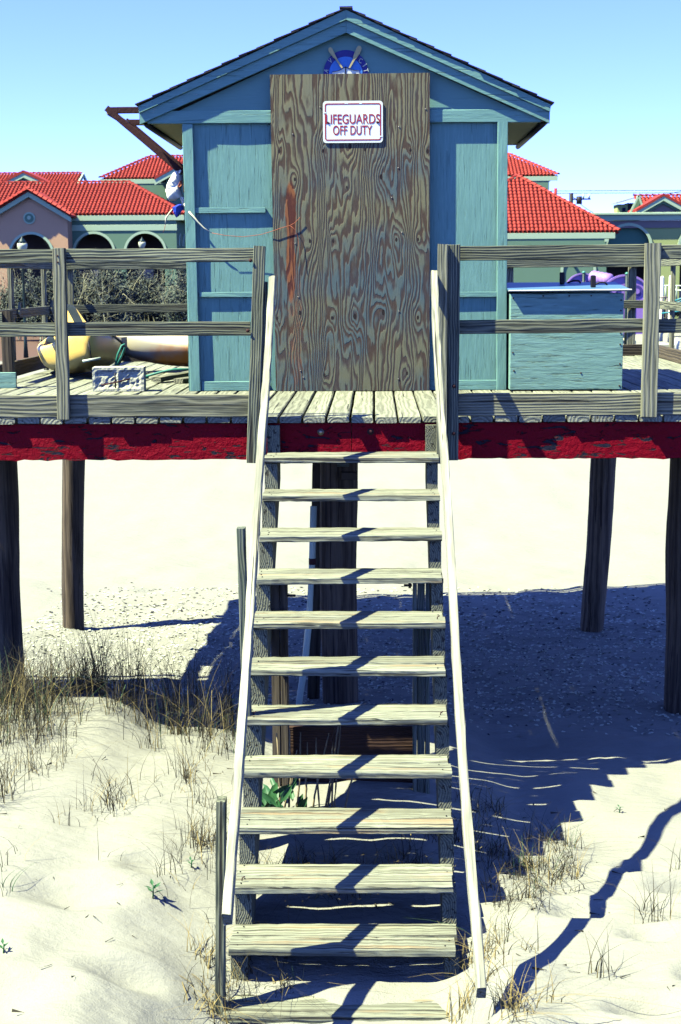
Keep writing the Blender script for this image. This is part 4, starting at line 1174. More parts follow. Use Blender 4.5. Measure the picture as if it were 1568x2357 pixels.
# --- far roof behind it ----------------------------------------------------
Bb = thing('rear_building', (-30, 134, GZ), 'red tiled roof with a small gable seen above the arcade roof at the far left', 'building')
YB_ = 128
e0, e1 = at(-60, 434, Y=YB_), at(190, 434, Y=YB_); r0, r1 = at(-60, 401, Y=YB_+4), at(181, 400, Y=YB_+4)
roof(Bb, [(tuple(e0), (r1.x+.3, YB_, e0.z), (r1.x+.3, YB_+4, r1.z), (e0.x, YB_+4, r1.z))], [((e0.x, YB_+4, r1.z), (r1.x+.3, YB_+4, r1.z))])
box('wall', e0.x, r1.x, YB_+.8, YB_+9, GZ, e0.z-.1, M['stucco'], Bb, ch=0)
prism('verge_board', [(0, 0), (.3, 0), (.3, .3), (0, .3)], 0, .1, M['trim'], Bb).matrix_basis = WM[Bb].inverted() @ Matrix.Translation((r1.x+.2, YB_+3.9, r1.z-.3))
beam('verge_board', (r1.x+.42, YB_-.1, e0.z-.15), (r1.x+.42, YB_+4.1, r1.z-.1), .12, .35, M['trim'], Bb, jit=0, seg=1); beam('verge_board', (r1.x+.42, YB_+8.1, e0.z-.15), (r1.x+.42, YB_+4.1, r1.z-.1), .12, .35, M['trim'], Bb, jit=0, seg=1)
pk = P2(55, 395, YB_-1.5); a0 = P2(-2, 424, YB_-1.5); a1 = P2(118, 424, YB_-1.5)
prism('gable_wall', [a0, a1, (pk[0], pk[1]-.2)], YB_-1.4, YB_-1.1, M['stucco'], Bb)
for a, s_ in ((a0, -1), (a1, 1)):
    prism('rake_fascia', [(a[0], a[1]-.5), (pk[0]+s_*.002, pk[1]-.5), (pk[0]+s_*.002, pk[1]-.12), (a[0], a[1]-.12)], YB_-1.7, YB_-1.42, M['trim'], Bb)
    prism('gable_roof_deck', [(a[0], a[1]-.11), (pk[0]+s_*.002, pk[1]-.11), (pk[0]+s_*.002, pk[1]+.12), (a[0], a[1]+.12)], YB_-1.75, YB_+3.5, M['tiled'], Bb)

# --- central two-storey block whose roof shows on both sides of the hut ------
C3 = thing('central_building', (0, 121, GZ), 'tall stucco block with a wide red hip roof showing on both sides of the hut', 'building')
YC = 115
e0 = at(231, 413, Y=YC+.05); e1 = at(1285, 402, Y=YC+.05); ez = (e0.z+e1.z)/2
e0.z = e1.z = ez
r0 = at(346, 363, Y=YC+4.5); r1 = at(1170, 355, Y=YC+4.5); rz_ = (r0.z+r1.z)/2
roof(C3, [(tuple(e0), tuple(e1), (r1.x, r1.y, rz_), (r0.x, r0.y, rz_))], [((r0.x, r0.y, rz_), (r1.x, r1.y, rz_)), (tuple(e0), (r0.x, r0.y, rz_)), ((e1.x, e1.y, ez), (r1.x, r1.y, rz_))])
for xa, xb in ((e0.x, r0.x), (e1.x, r1.x)):
    V = [Vector((xa, YC+.05, ez-.1)), Vector((xa, YC+9.8, ez-.1)), Vector((xb, YC+4.5, rz_-.1))]; o0 = V[0].copy()
    link('side_roof_plane', mesh([v_-o0 for v_ in V], [(0, 1, 2)]), M['tiled'], C3, Matrix.Translation(o0))
x0, x1 = at(252, 430, Y=YC).x, at(1264, 420, Y=YC).x
box('wall', x0, x1, YC, YC+9, GZ, ez-.2, M['stucco'], C3, ch=0)
box('fascia', e0.x+.05, e1.x-.05, YC-.03, YC-.001, ez-.40, ez-.06, M['trim'], C3, ch=.03)
box('soffit', e0.x+.05, x0-.01, YC+.06, YC+9.5, ez-.38, ez-.3, M['trim'], C3, ch=0)
wx = at(412, 470, Y=YC-1.2)
w_ = thing_w = box('window', wx.x-.7, wx.x+.9, YC-.06, YC-.001, wx.z-.9, wx.z+.35, M['glass'], C3, ch=0)
for k in range(5): box('glazing_bar', wx.x-.7+.38*k, wx.x-.66+.38*k, YC-.09, YC-.061, wx.z-.9, wx.z+.35, M['slate_shade'], C3, ch=0)
for k in range(3): box('glazing_bar', wx.x-.7, wx.x+.9, YC-.12, YC-.091, wx.z-.6+.35*k, wx.z-.56+.35*k, M['slate_shade'], C3, ch=0)
YQ = YC-3
a0 = P2(358, 414, YQ); pk = P2(500, 335, YQ); a1 = P2(640, 414, YQ)
prism('gable_wall', [(a0[0]+.8, GZ), (a1[0]-.8, GZ), (a1[0]-.8, a1[1]), (pk[0], pk[1]-.3), (a0[0]+.8, a0[1])], YQ+.1, YQ+.4, M['stucco'], C3)
for a, s_ in ((a0, -1), (a1, 1)):
    prism('rake_fascia', [(a[0], a[1]-.42), (pk[0]+s_*.002, pk[1]-.42), (pk[0]+s_*.002, pk[1]), (a[0], a[1])], YQ-.5, YQ-.2, M['trim'], C3)
    prism('gable_roof_deck', [(a[0], a[1]+.001), (pk[0]+s_*.002, pk[1]+.001), (pk[0]+s_*.002, pk[1]+.2), (a[0], a[1]+.2)], YQ-.55, YC+4, M['tiled'], C3)

# --- pavilion, right ------------------------------------------------------------
YD = 92
Dd = thing('pavilion', (10, 97, GZ), 'square stucco pavilion under a red tiled pyramid roof, right of the hut', 'building')
e1 = at(1425, 533, Y=YD+.06); pk = at(1190, 406, Y=YD+5.6); e0x = 2*pk.x - e1.x
roof(Dd, [((e0x, YD+.06, e1.z), tuple(e1), tuple(pk), tuple(pk)), (tuple(e1), (e1.x, YD+11.9, e1.z), tuple(pk), tuple(pk))], [(tuple(e1), tuple(pk)), ((e0x, YD+.06, e1.z), tuple(pk))])
xw = at(1396, 560, Y=YD).x; xw0 = 2*pk.x - xw
box('fascia', e0x+.05, e1.x-.25, YD-.03, YD-.001, e1.z-.42, e1.z-.06, M['trim'], Dd, ch=.03)
box('fascia', e1.x-.55, e1.x-.253, YD+.302, YD+11.6, e1.z-.42, e1.z-.06, M['trim'], Dd, ch=.03)
box('soffit', e0x+.05, e1.x-.56, YD+.302, YD+11.5, e1.z-.40, e1.z-.32, M['trim'], Dd, ch=0)
box('wall', xw0, xw, YD, YD+.3, GZ, e1.z-.41, M['stucco'], Dd, ch=0)
box('side_wall', xw-.3, xw, YD+.302, YD+11, GZ, e1.z-.41, M['stucco'], Dd, ch=0)
for sx, c in ((-1, xw0), (1, xw)): box('drip_cap', c-.12, c+.12, YD-.08, YD-.001, e1.z-.62, e1.z-.45, M['trim'], Dd)
c = at(1331, 640, Y=YD)
arch_trim(c.x, at(1331, 622, Y=YD).z, (at(1366, 640, Y=YD).x-at(1296, 640, Y=YD).x)/2, .16, YD-.07, YD-.001, Dd, z0=GZ)
tube('wall_lamp', [(at(1322, 611, Y=YD).x, YD-.001, at(1322, 611, Y=YD).z), (at(1322, 611, Y=YD).x, YD-.15, at(1322, 611, Y=YD).z)], .1, M['iron'], Dd, 8)

# --- yellow arcade wall with parapet, far right -----------------------------------
YE_ = 102
Ee = thing('parapet_building', (27, 106, GZ), 'flat-topped yellow stucco building with cream arches and parapet at the right edge', 'building')
x0 = at(1340, 500, Y=YE_).x; x1 = 48
zp_ = at(1480, 489, Y=YE_).z
xc = [at(1446, 590, Y=YE_).x, at(1614, 590, Y=YE_).x, at(1782, 590, Y=YE_).x]; ar = (at(1499, 590, Y=YE_).x-at(1393, 590, Y=YE_).x)/2 - .12
zs2 = at(1446, 569, Y=YE_).z
prism('wall', [(x0, GZ)] + arch_notches(xc, ar, zs2, GZ) + [(x1, GZ), (x1, zp_-.55), (x0, zp_-.55)], YE_, YE_+.5, M['stuccoyel'], Ee)
for c in xc: arch_trim(c, zs2, ar, .19, YE_-.10, YE_-.001, Ee)
box('parapet_cap', x0-.1, x1, YE_-.42, YE_+.6, zp_-.16, zp_, M['trim'], Ee, ch=.02)
box('parapet_moulding', x0-.05, x1, YE_-.26, YE_-.001, zp_-.54, zp_-.162, M['trim'], Ee, ch=.03)
box('mauve_shade_band', x0, x1, YE_-.08, YE_-.001, zp_-1.05, zp_-.545, M['mauve'], Ee, ch=0)  # strip coloured as the purple shade below the parapet moulding
zl = at(1446, 600, Y=YE_).z
for c in xc: prism('arch_infill', [(c-ar+.01, zl)] + [(c+ar*.995*math.cos(math.pi*(1-k/16)), zs2+ar*.995*math.sin(math.pi*(1-k/16))) for k in range(17)] + [(c+ar-.01, zl)], YE_+.28, YE_+.45, M['slate_shade'], Ee)  # the recess's bluish shade is painted into the infill colour
box('porch_back_wall', x0, x1, YE_+3, YE_+3.2, GZ, zp_-.6, M['shadeint'], Ee, ch=0)
box('porch_ceiling', x0, x1, YE_+.51, YE_+2.99, zl, zl+.2, M['shadeint'], Ee, ch=0)
for px in (1425, 1470, 1562):
    p = at(px, 650, Y=YE_+2.9); box('door', p.x-.55, p.x+.55, YE_+2.9, YE_+2.99, GZ, GZ+2.6, M['glass'], Ee, ch=0)
# gable roof set on the flat roof
YR = 104.5
zf = zp_ + .02
ra, rb = at(1457, 453, Y=YR+2.2), at(1700, 453, Y=YR+2.2)
roof(Ee, [((ra.x+.15, YR-.3, zf+.02), (rb.x, YR-.3, zf+.02), (rb.x, YR+2.2, ra.z), (ra.x+.15, YR+2.2, ra.z))], [((ra.x, YR+2.2, ra.z), (rb.x, YR+2.2, ra.z))])
sp0, sp1, spk = (ra.x-.62, zf-.1), (ra.x+.5, zf-.1), (ra.x+.0, ra.z-.02)
prism('end_gable', [sp0, sp1, spk], YR-.1, YR+.2, M['stucco'], Ee)
beam('verge_board', (sp0[0], YR-.25, sp0[1]), (spk[0], YR-.25, spk[1]), .1, .14, M['trim'], Ee, jit=0, seg=1); beam('verge_board', (sp1[0], YR-.25, sp1[1]), (spk[0], YR-.25, spk[1]), .1, .14, M['trim'], Ee, jit=0, seg=1)
YH = YR-1.6
pk = P2(1526, 448, YH); a0 = P2(1463, 484, YH); a1 = P2(1592, 484, YH)
prism('gable_wall', [(a0[0]+.3, a0[1]-.3), (a1[0]-.3, a1[1]-.3), (pk[0], pk[1]-.3)], YH+.05, YH+.3, M['mauve'], Ee)
for a, s_ in ((a0, -1), (a1, 1)):
    prism('rake_fascia', [(a[0], a[1]-.42), (pk[0]+s_*.002, pk[1]-.42), (pk[0]+s_*.002, pk[1]-.10), (a[0], a[1]-.10)], YH-.3, YH, M['trim'], Ee)
    prism('rake_moulding', [(a[0]+.1, a[1]-.60), (pk[0]+s_*.002, pk[1]-.62), (pk[0]+s_*.002, pk[1]-.422), (a[0]+.1, a[1]-.422)], YH-.12, YH, M['stucco'], Ee)
    prism('gable_roof_deck', [(a[0], a[1]-.099), (pk[0]+s_*.002, pk[1]-.099), (pk[0]+s_*.002, pk[1]+.08), (a[0], a[1]+.08)], YH-.34, YR+2.0, M['tiled'], Ee)
# roof hut
t = thing('rooftop_shed', tuple(at(1437, 488, Y=112)), 'small yellow and dark shed with a slanted lid standing behind the parapet, right', 'shed')
a, b = at(1421, 486, Y=112), at(1445, 470, Y=112)
box('front_wall', a.x, b.x, 112, 114, zp_-.4, b.z, M['stuccoyel'], t, ch=0)
box('side_wall', b.x+.001, b.x+.9, 112.05, 114, zp_-.4, b.z+.1, M['iron'], t, ch=0)
beam('lid', (a.x-.2, 112.6, b.z+.08), (b.x+1.0, 112.6, b.z+.62), 2.6, .10, M['pale'], t, jit=0, seg=1)
box('vent', a.x+.35, a.x+.6, 111.93, 111.999, b.z-.55, b.z-.25, M['glass'], t, ch=0)
for i, p in enumerate([at(1279, 433, Y=97)]):
    t = thing('vent_pipe', (p.x, 97, p.z-1.2), 'red vent pipe poking up behind the slope of the pavilion roof', 'pipe')
    tube('pipe', [(p.x, 97, p.z-1.5), (p.x, 97, p.z)], .10, M['tiled'], t, 10)
# utility pole and wires
p = at(1315, 444, Y=150)
t = thing('utility_pole', (p.x, 150, GZ), 'dark utility pole with a transformer and crossarm above the pavilion roof', 'pole')
tube('pole', [(p.x, 150, GZ), (p.x, 150, p.z)], .20, M['bark'] if False else M['iron'], t, 8)
tube('transformer', [(p.x+.75, 149.7, p.z-1.1), (p.x+.75, 149.7, p.z-.35)], .28, M['iron'], t, 10)
beam('crossarm', (p.x-.1, 150, p.z-.6), (p.x+1.9, 150, p.z-.6), .12, .14, M['iron'], t, jit=0, seg=1)
for dx in (1.2, 1.75): tube('insulator', [(p.x+dx, 150, p.z-.55), (p.x+dx, 150, p.z-.1)], .09, M['pvc'], t, 6)
for nm, lab, a, b, sag in (('overhead_wire', 'thin overhead wire, the upper of two running to the right edge', (1190, 440), (1700, 437), .2), ('overhead_wire', 'thin overhead wire, the lower of two running to the right edge', (1190, 445), (1700, 443), .3),
                       ('overhead_wire', 'sagging wire dropping from the utility pole to the parapet', (1318, 452), (1440, 489), -1.0), ('overhead_wire', 'dark wire rising over the small gable at the right edge', (1524, 448), (1700, 370), -.6)):
    pa, pb = at(*a, Y=150), at(*b, Y=150)
    pts = [pa.lerp(pb, k/12) + Vector((0, 0, -abs(sag)*4*(k/12)*(1-k/12) if sag < 0 else 0)) for k in range(13)]
    tag(tube(nm, pts, .028, M['iron'], None, 4), lab, 'wire', 'overhead wires')

# --- lamps --------------------------------------------------------------------
for (px, py0, w, Y, lab) in ((51, 543, 24, 62, 'white globe street lamp with a dark cap, the larger, at the far left'), (327, 545, 17, 86, 'white globe street lamp with a dark cap, the smaller, before the right-hand arch')):
    p = at(px, py0, Y=Y); s_ = w/FPX*(Y+10)/2
    t = thing('street_lamp', (p.x, Y, GZ), lab, 'lamp', 'globe lamps in front of the arcade')
    top = p.z
    lathe('globe', [(s_*.45, top-2.0*s_*1.6), (s_*.8, top-2.0*s_*1.3), (s_*1.0, top-2.0*s_*.95), (s_*.92, top-2.0*s_*.66)], (p.x, Y, 0), M['lampglass'], t, 14)
    lathe('cap', [(s_*.95, top-2.0*s_*.655), (s_*.6, top-2.0*s_*.45), (s_*.45, top-2.0*s_*.32), (s_*.15, top-2.0*s_*.18), (s_*.08, top)], (p.x, Y, 0), M['postdark'], t, 14)
    lathe('pole', [(s_*.5, GZ), (s_*.3, GZ+.8), (s_*.22, top-2.0*s_*1.75), (s_*.5, top-2.0*s_*1.62)], (p.x, Y, 0), M['postdark'], t, 10)

# --- playground -----------------------------------------------------------------
YP = 70
def spoked(name, c, r, label, a0=0, a1=180, tilt=0, Y=YP):
    t = thing(name, (c.x, Y, c.z-.9), label, 'play panel', 'purple playground panels')
    n = 24; pts = [(c.x+r*math.cos(R(a0+(a1-a0)*k/n)), c.z+r*math.sin(R(a0+(a1-a0)*k/n))) for k in range(n+1)]
    inn = [(c.x+r*.93*math.cos(R(a1-(a1-a0)*k/n)), c.z+r*.93*math.sin(R(a1-(a1-a0)*k/n))) for k in range(n+1)]
    prism('rim', pts+inn, Y-.08, Y+.12, M['purple'], t)
    prism('panel', [(c.x-r*.9, c.z-1.6), (c.x+r*.9, c.z-1.6)] + [(c.x+r*.92*math.cos(R(k*180/20)), c.z+r*.92*math.sin(R(k*180/20))) for k in range(21)], Y, Y+.06, M['purple'], t)
    for dx, dz, q in ((-.42, .42, .22), (.40, .38, .22), (.05, -.1, .16)):
        prism('hole_recess', disc(c.x+dx*r, c.z+dz*r, q*r, 18), Y-.03, Y-.001, M['purple_d'], t); prism('raised_ring', disc(c.x+dx*r*1.02, c.z+dz*r, q*r*.45, 14), Y-.06, Y-.031, M['purple'], t)
    tube('panel_post', [(c.x+.02, Y-.12, GZ), (c.x+.02, Y-.12, c.z+r-.02)], .075, M['postdark'], t, 8)
    tube('post_cap', [(c.x+.02, Y-.12, c.z+r-.02), (c.x+.02, Y-.12, c.z+r+.06), (c.x+.02, Y-.12, c.z+r+.1)], .09, M['mint'], t, 8, radii=[.09, .08, .03])
    return t
def pc_(px, top, rpx, Y=YP): c = at(px, top, Y=Y); r = rpx/FPX*(Y+10.2); c.z -= r; return c, r
c, r = pc_(1342, 628, 42, 74); spoked('play_panel', c, r, 'purple arched playground panel with round holes, the left one, above the box lid', Y=74)
c, r = pc_(1441, 631, 62); spoked('play_panel', c, r, 'purple arched playground panel with round holes, the right and larger one')
a, b = at(1366, 638, Y=72), at(1402, 645, Y=71)
t = thing('crawl_tube', (a.x, 72, GZ), 'ribbed lilac crawl tube between the two purple playground panels', 'crawl tube')
pts = [a.lerp(b, k/16) for k in range(17)]
tube('tube', pts, .3, M['purple'], t, 12, radii=[.30+.05*(k % 4 in (0, 1)) for k in range(17)])
for k, f in enumerate((0, 1)): tube('support', [a.lerp(b, f), Vector((a.lerp(b, f).x, 71.5, GZ))], .05, M['postdark'], t, 6)
wp = [(1435.5, 657, 80, 9.5, 'short white ball-topped post just above the corner of the storage box'), (1452, 661, 76, 9.2, 'white round-topped playground post beside the end of the box'),
      (1524.5, 635, 79, 9.2, 'tall white round-topped playground post, left of the pair near the right edge'), (1544.5, 633, 79, 9.2, 'tall white round-topped playground post, right of the pair near the right edge'),
      (1558.5, 777, 64, 9, 'short white bollard low at the right edge below the rail')]
for px, py, Y, w, lab in wp:
    p = at(px, py, Y=Y); r = w/FPX*(Y+10.2)/2
    t = thing('playground_post', (p.x, Y, GZ), lab, 'post', 'white posts in the playground')
    lathe('shaft', [(r*.95, GZ-.2), (r*.95, GZ+.3), (r*1.25, GZ+.34), (r*1.25, GZ+.55), (r, GZ+.6), (r, p.z-r*.9), (r*.85, p.z-r*.45), (r*.5, p.z-r*.1), (r*.05, p.z)], (p.x, Y, 0), M['pwhite'], t, 12)
t = thing('slide_rails', tuple(at(1560, 740, Y=76)), 'teal slanting handrails by the white posts at the right edge', 'handrail')
for a, b in (((1547, 694), (1600, 676)), ((1547, 699), (1600, 682)), ((1522, 721), (1600, 712)), ((1466, 640), (1466, 760)), ((1462, 720), (1462, 770))):
    tube('rail', [at(*a, Y=76), at(*b, Y=76)], .045, M['teal'], t, 6)
t = thing('climbing_frame', tuple(at(1528, 740, Y=78)), 'thin dull purple pipe frame behind the two tall white posts', 'frame')
for a, b in (((1518, 684), (1536, 684)), ((1535, 684), (1534, 745)), ((1524, 684), (1524, 745))): tube('pipe', [at(*a, Y=78), at(*b, Y=78)], .05, M['mauve'], t, 6)
for (x0_, x1_, y0_, y1_, Y, lab) in ((1438, 1464, 784, 792, 70, 'pale low platform seen in the gap beside the storage box'), (1514, 1553, 793, 801, 66, 'pale low platform at the foot of the tall white posts')):
    a, b = at(x0_, y0_, Y=Y), at(x1_, y1_, Y=Y)
    t = thing('low_platform', ((a.x+b.x)/2, Y, GZ), lab, 'platform', 'low platforms in the playground')
    box('top', a.x, b.x, Y, Y+3.5, b.z, a.z, M['pale'], t); box('leg', a.x+.1, a.x+.3, Y+.05, Y+.25, GZ-.2, b.z-.001, M['iron'], t); box('leg', b.x-.3, b.x-.1, Y+.05, Y+.25, GZ-.2, b.z-.001, M['iron'], t)
t = thing('pipe_railing', tuple(at(1550, 740, Y=92)), 'grey pipe railing before the dark doorway at the right edge', 'railing')
for a, b in (((1528, 657), (1640, 659)), ((1532, 657), (1532, 690)), ((1557, 657), (1557, 690)), ((1545, 668), (1640, 668))): tube('pipe', [at(*a, Y=92), at(*b, Y=92)], .05, M['pvc'], t, 6)

# ---------------------------------------------------------------- vegetation
def leaf_cloud(name, centre, rad, n, size, mat, parent, seed, squash=1.0):
    q = random.Random(seed); V, F = [], []
    cl = [(q.gauss(0, .42), q.gauss(0, .42), q.gauss(0, .38), q.uniform(.18, .42)) for _ in range(26)]
    for i in range(n):
        c = q.choice(cl); p = Vector((c[0]+q.gauss(0, c[3]*.5), c[1]+q.gauss(0, c[3]*.5), c[2]+q.gauss(0, c[3]*.5)))
        if p.length > 1.15: continue
        p = Vector((p.x*rad[0], p.y*rad[1], p.z*rad[2]))
        a = Vector((q.gauss(0, 1), q.gauss(0, 1), q.gauss(0, 1))).normalized(); b = a.orthogonal().normalized()
        s_ = size*q.uniform(.5, 1.3); k = len(V)
        V += [p-a*s_, p+b*s_*.35, p+a*s_, p-b*s_*.35]; F.append((k, k+1, k+2, k+3))
    return link(name, mesh(V, F), mat, parent, Matrix.Translation(centre))
def branches(name, base, hgt, spread, n, r0, mat, parent, seed):
    q = random.Random(seed); V, F = [], []
    def seg(a, b, ra, rb):
        d = (b-a).normalized(); s_ = d.orthogonal().normalized(); u = d.cross(s_); k = len(V)
        for p, r in ((a, ra), (b, rb)):
            for t_ in range(3): V.append(p + s_*r*math.cos(t_*2.094) + u*r*math.sin(t_*2.094))
        for t_ in range(3): F.append((k+t_, k+(t_+1) % 3, k+3+(t_+1) % 3, k+3+t_))
    def grow(p, d, L, r, dep):
        m = 3
        for _ in range(m):
            d = (d + Vector((q.gauss(0, .22), q.gauss(0, .22), q.gauss(0, .14)+.05))).normalized(); p2 = p + d*L/m
            seg(p, p2, r, r*.8); p = p2; r *= .8
            if dep > 0 and q.random() < .85: grow(p, (d+Vector((q.gauss(0, .6), q.gauss(0, .6), q.gauss(0, .35)))).normalized(), L*.62, r*.7, dep-1)
    for i in range(n):
        a = q.uniform(0, 6.28)
        grow(Vector((q.uniform(-.3, .3)*spread, q.uniform(-.3, .3)*spread, 0)), Vector((math.cos(a)*spread*.35/hgt, math.sin(a)*spread*.35/hgt, 1)).normalized(), hgt*.62, r0, 3)
    return link(name, mesh(V, F), mat, parent, Matrix.Translation(base))
bl = [(30, 84, 4.0, 2.4, 'pale twiggy shrub before the rose wall at the far left edge'), (105, 80, 4.5, 2.8, 'dense dark green shrub seen through the left railing, second from the left'),
      (185, 84, 4.3, 2.6, 'mixed green shrub with bare stems in the middle of the shrub row'), (262, 80, 4.6, 3.0, 'bare pale-branched shrub before the shaded arcade wall'),
      (345, 83, 4.3, 2.8, 'twiggy pale shrub second from the hut in the shrub row'), (420, 80, 4.4, 2.8, 'leafy shrub at the right end of the row, touching the hut corner')]
for i, (px, Y, hh_, sp_, lab) in enumerate(bl):
    x = at(px, 700, Y=Y).x
    t = thing('shrub', (x, Y, GZ), lab, 'shrub', 'shrubs behind the left railing')
    branches('branches', (x, Y, GZ), hh_, sp_, 11, .045, M['bark'], t, 100+i)
    leaf_cloud('foliage', (x, Y+.3, GZ+hh_*.5), (sp_*.62, 1.3, hh_*.45), 4600, .11, M['bushleaf'], t, 200+i)
    leaf_cloud('pale_foliage', (x, Y-.3, GZ+hh_*.55), (sp_*.6, 1.3, hh_*.42), 1700, .09, M['bushleaf2'], t, 300+i)
x = at(1543, 680, Y=88).x
t = thing('shrub', (x, 88, GZ), 'dark green shrub behind the white posts at the right edge', 'shrub'); branches('branches', (x, 88, GZ), 2.2, 1.2, 4, .04, M['bark'], t, 11)
leaf_cloud('foliage', (x, 88, GZ+1.5), (1.2, .8, .9), 1800, .10, M['bushleaf'], t, 12)
# low brown cover in front of the shrubs
def strands(name, pts, blades, mats, label=None, cat=None, group=None, kind=None, seed=0, hgt=(.2, .5), wid=.005, bend=.5, root=None):
    q = random.Random(seed); V, F, MI = [], [], []
    o0 = Vector(root) if root else Vector(pts[0])
    for i in range(blades):
        bx_, by_, _ = q.choice(pts) if len(pts) > 1 else pts[0]
        bx_ += q.gauss(0, .03); by_ += q.gauss(0, .03)
        z = h(bx_, by_) - .01
        L = q.uniform(*hgt); a = q.uniform(0, 6.28); be = abs(q.gauss(0, bend)) + .05
        d = Vector((math.cos(a), math.sin(a), 0)); s_ = Vector((-d.y, d.x, 0)) if q.random() < .5 else Vector((1, 0, 0))
        k = len(V); n = 5
        w = wid*q.uniform(.6, 1.3); kink = q.uniform(-.3, .3)
        for j in range(n+1):
            f = j/n
            p = Vector((bx_, by_, z)) + d*(be*L*f*f) + Vector((0, 0, L*(f - .35*be*f*f))) + s_*kink*L*f*f*.5
            ww = w*(1-f*.85)
            V.append(p-s_*ww-o0); V.append(p+s_*ww-o0)
        for j in range(n): F.append((k+2*j, k+2*j+1, k+2*j+3, k+2*j+2)); 
        mi = q.choices(range(len(mats)), weights=[9, 3.6, 1.2][:len(mats)])[0]
        MI += [mi]*n
    me = mesh(V, F, False, MI)
    for m in mats: me.materials.append(m)
    o = bpy.data.objects.new(name, me); COL.objects.link(o); o.location = o0; WM[o] = Matrix.Translation(o0)
    tag(o, label, cat, group, kind)
    return o
q = random.Random(5)
GM = [M['grass_dark'], M['grass_straw'], M['grass_green']]
pts = []
def clump(cx, cy, n, s_=.12): return [(cx+q.gauss(0, s_), cy+q.gauss(0, s_), 0) for _ in range(n)]
# dense belt along the crest, left
for i in range(46):
    f = q.random()
    px = 540*(f**1.25); x = at(px, 1600, Y=.5).x
    pts += clump(x, q.uniform(-.25, .95), 6, .07) if px > 200 or q.random() < .7 else clump(x, q.uniform(-.5, .5), 9, .10)
for i in range(22): pts += clump(q.uniform(-2.6, -1.75), q.uniform(-.9, .5), 9, .09)
strands('dune_grass', pts, 1900, [M['grass_dark'], M['grass_straw'], M['grass_green']], kind='stuff', seed=1, hgt=(.14, .58), wid=.0024, bend=.8, root=(-1.8, .2, h(-1.8, .2)))
# thin litter under the stairs and by the right stringer
pts = []
for (cx, cy, n) in ((-.2, -2.1, 14), (.1, -2.2, 12), (.35, -2.1, 10), (-.35, -3.1, 14), (.62, -1.6, 12), (.8, -1.7, 14), (1.0, -2.0, 12), (1.15, -2.2, 14), (.95, -2.5, 12), (1.25, -1.9, 10), (.9, -1.1, 10), (1.3, -1.5, 8), (.75, -2.9, 8)):
    pts += clump(cx, cy, n, .10)
strands('dry_grass', pts, 1300, [M['grass_dark'], M['grass_straw'], M['grass_green']], kind='stuff', seed=2, hgt=(.06, .24), wid=.0023, bend=1.5, root=(.5, -2, h(.5, -2)))
pts = clump(.68, -3.4, 10, .05) + clump(.80, -3.9, 14, .07) + clump(.72, -3.0, 8, .05) + clump(-.50, -3.3, 10, .05) + clump(-.48, -3.7, 8, .04) + clump(-.56, -2.9, 8, .05)
strands('straw_grass', pts, 380, [M['grass_straw'], M['grass_straw'], M['grass_dark']], kind='stuff', seed=3, hgt=(.08, .26), wid=.0026, bend=1.5, root=(.6, -3.4, h(.6, -3.4)))
pts = []
for i in range(26): pts += clump(q.uniform(-2.15, -.65), q.uniform(-2.3, -.35), 5, .07)
for i in range(10): pts += clump(q.uniform(-2.15, -1.5), q.uniform(-1.2, -.3), 7, .07)
for i in range(10): pts += clump(q.uniform(-.85, -.55), q.uniform(-2.6, -1.2), 6, .06)
strands('sparse_dead_grass', pts, 420, [M['grass_dark'], M['grass_straw']], kind='stuff', seed=8, hgt=(.08, .34), wid=.0019, bend=1.1, root=(-1.3, -1.2, h(-1.3, -1.2)))
pts = []
for i in range(30): pts += clump(q.uniform(-2.0, -.75), q.uniform(.35, 1.05), 3, .04)
strands('tall_dry_stems', pts, 230, [M['grass_dark'], M['grass_dark']], kind='stuff', seed=9, hgt=(.35, .68), wid=.0024, bend=.45, root=(-1.3, .7, h(-1.3, .7)))
# tufts one can point at
T = [(-1.92, -1.55, 60, (.25, .45), 'tall dry tuft at the left edge below the crest of the dune'), (-1.23, -1.4, 34, (.15, .38), 'thin straw tuft halfway between the left edge and the stairs, on the upper dune'),
     (-.70, -1.85, 60, (.12, .34), 'tangled straw tuft right against the left handrail'), (-1.80, -2.45, 8, (.2, .3), 'few upright green blades, left part of the dune'),
     (-1.60, -2.62, 9, (.12, .22), 'small spray of green blades with red roots, left part of the dune'), (-1.83, -3.25, 34, (.16, .34), 'upright dry tuft with fanned shadow, lower left'),
     (1.62, -2.7, 26, (.12, .32), 'open wiry tuft beside the long rail shadow, right'), (1.25, -3.5, 14, (.12, .3), 'sparse bent stalks between rail shadow and handrail, right'),
     (1.9, -2.1, 12, (.1, .26), 'thin stalks at the right edge above the rail shadow'), (-.9, -1.0, 30, (.14, .32), 'low straw tuft in the sun just under the dark dune hollow'),
     (1.55, -4.0, 8, (.08, .2), 'little bundle of dead stalks on the trampled sand, lower right'), (-1.62, -4.0, 7, (.06, .16), 'few crossed dead stalks on the sand, bottom left'), (1.95, -3.2, 6, (.08, .2), 'lone bent stalks at the right edge halfway down')]
for i, (x, y, n, hg, lab) in enumerate(T):
    g_ = [M['grass_green'], M['grass_dark']] if 'green' in lab else [M['grass_dark'], M['grass_straw']]
    strands('grass_tuft', clump(x, y, 7, .05), n, g_, lab, 'grass tuft', 'separate grass tufts on the sand', seed=40+i, hgt=hg, wid=.0024, bend=.9, root=(x, y, h(x, y)))
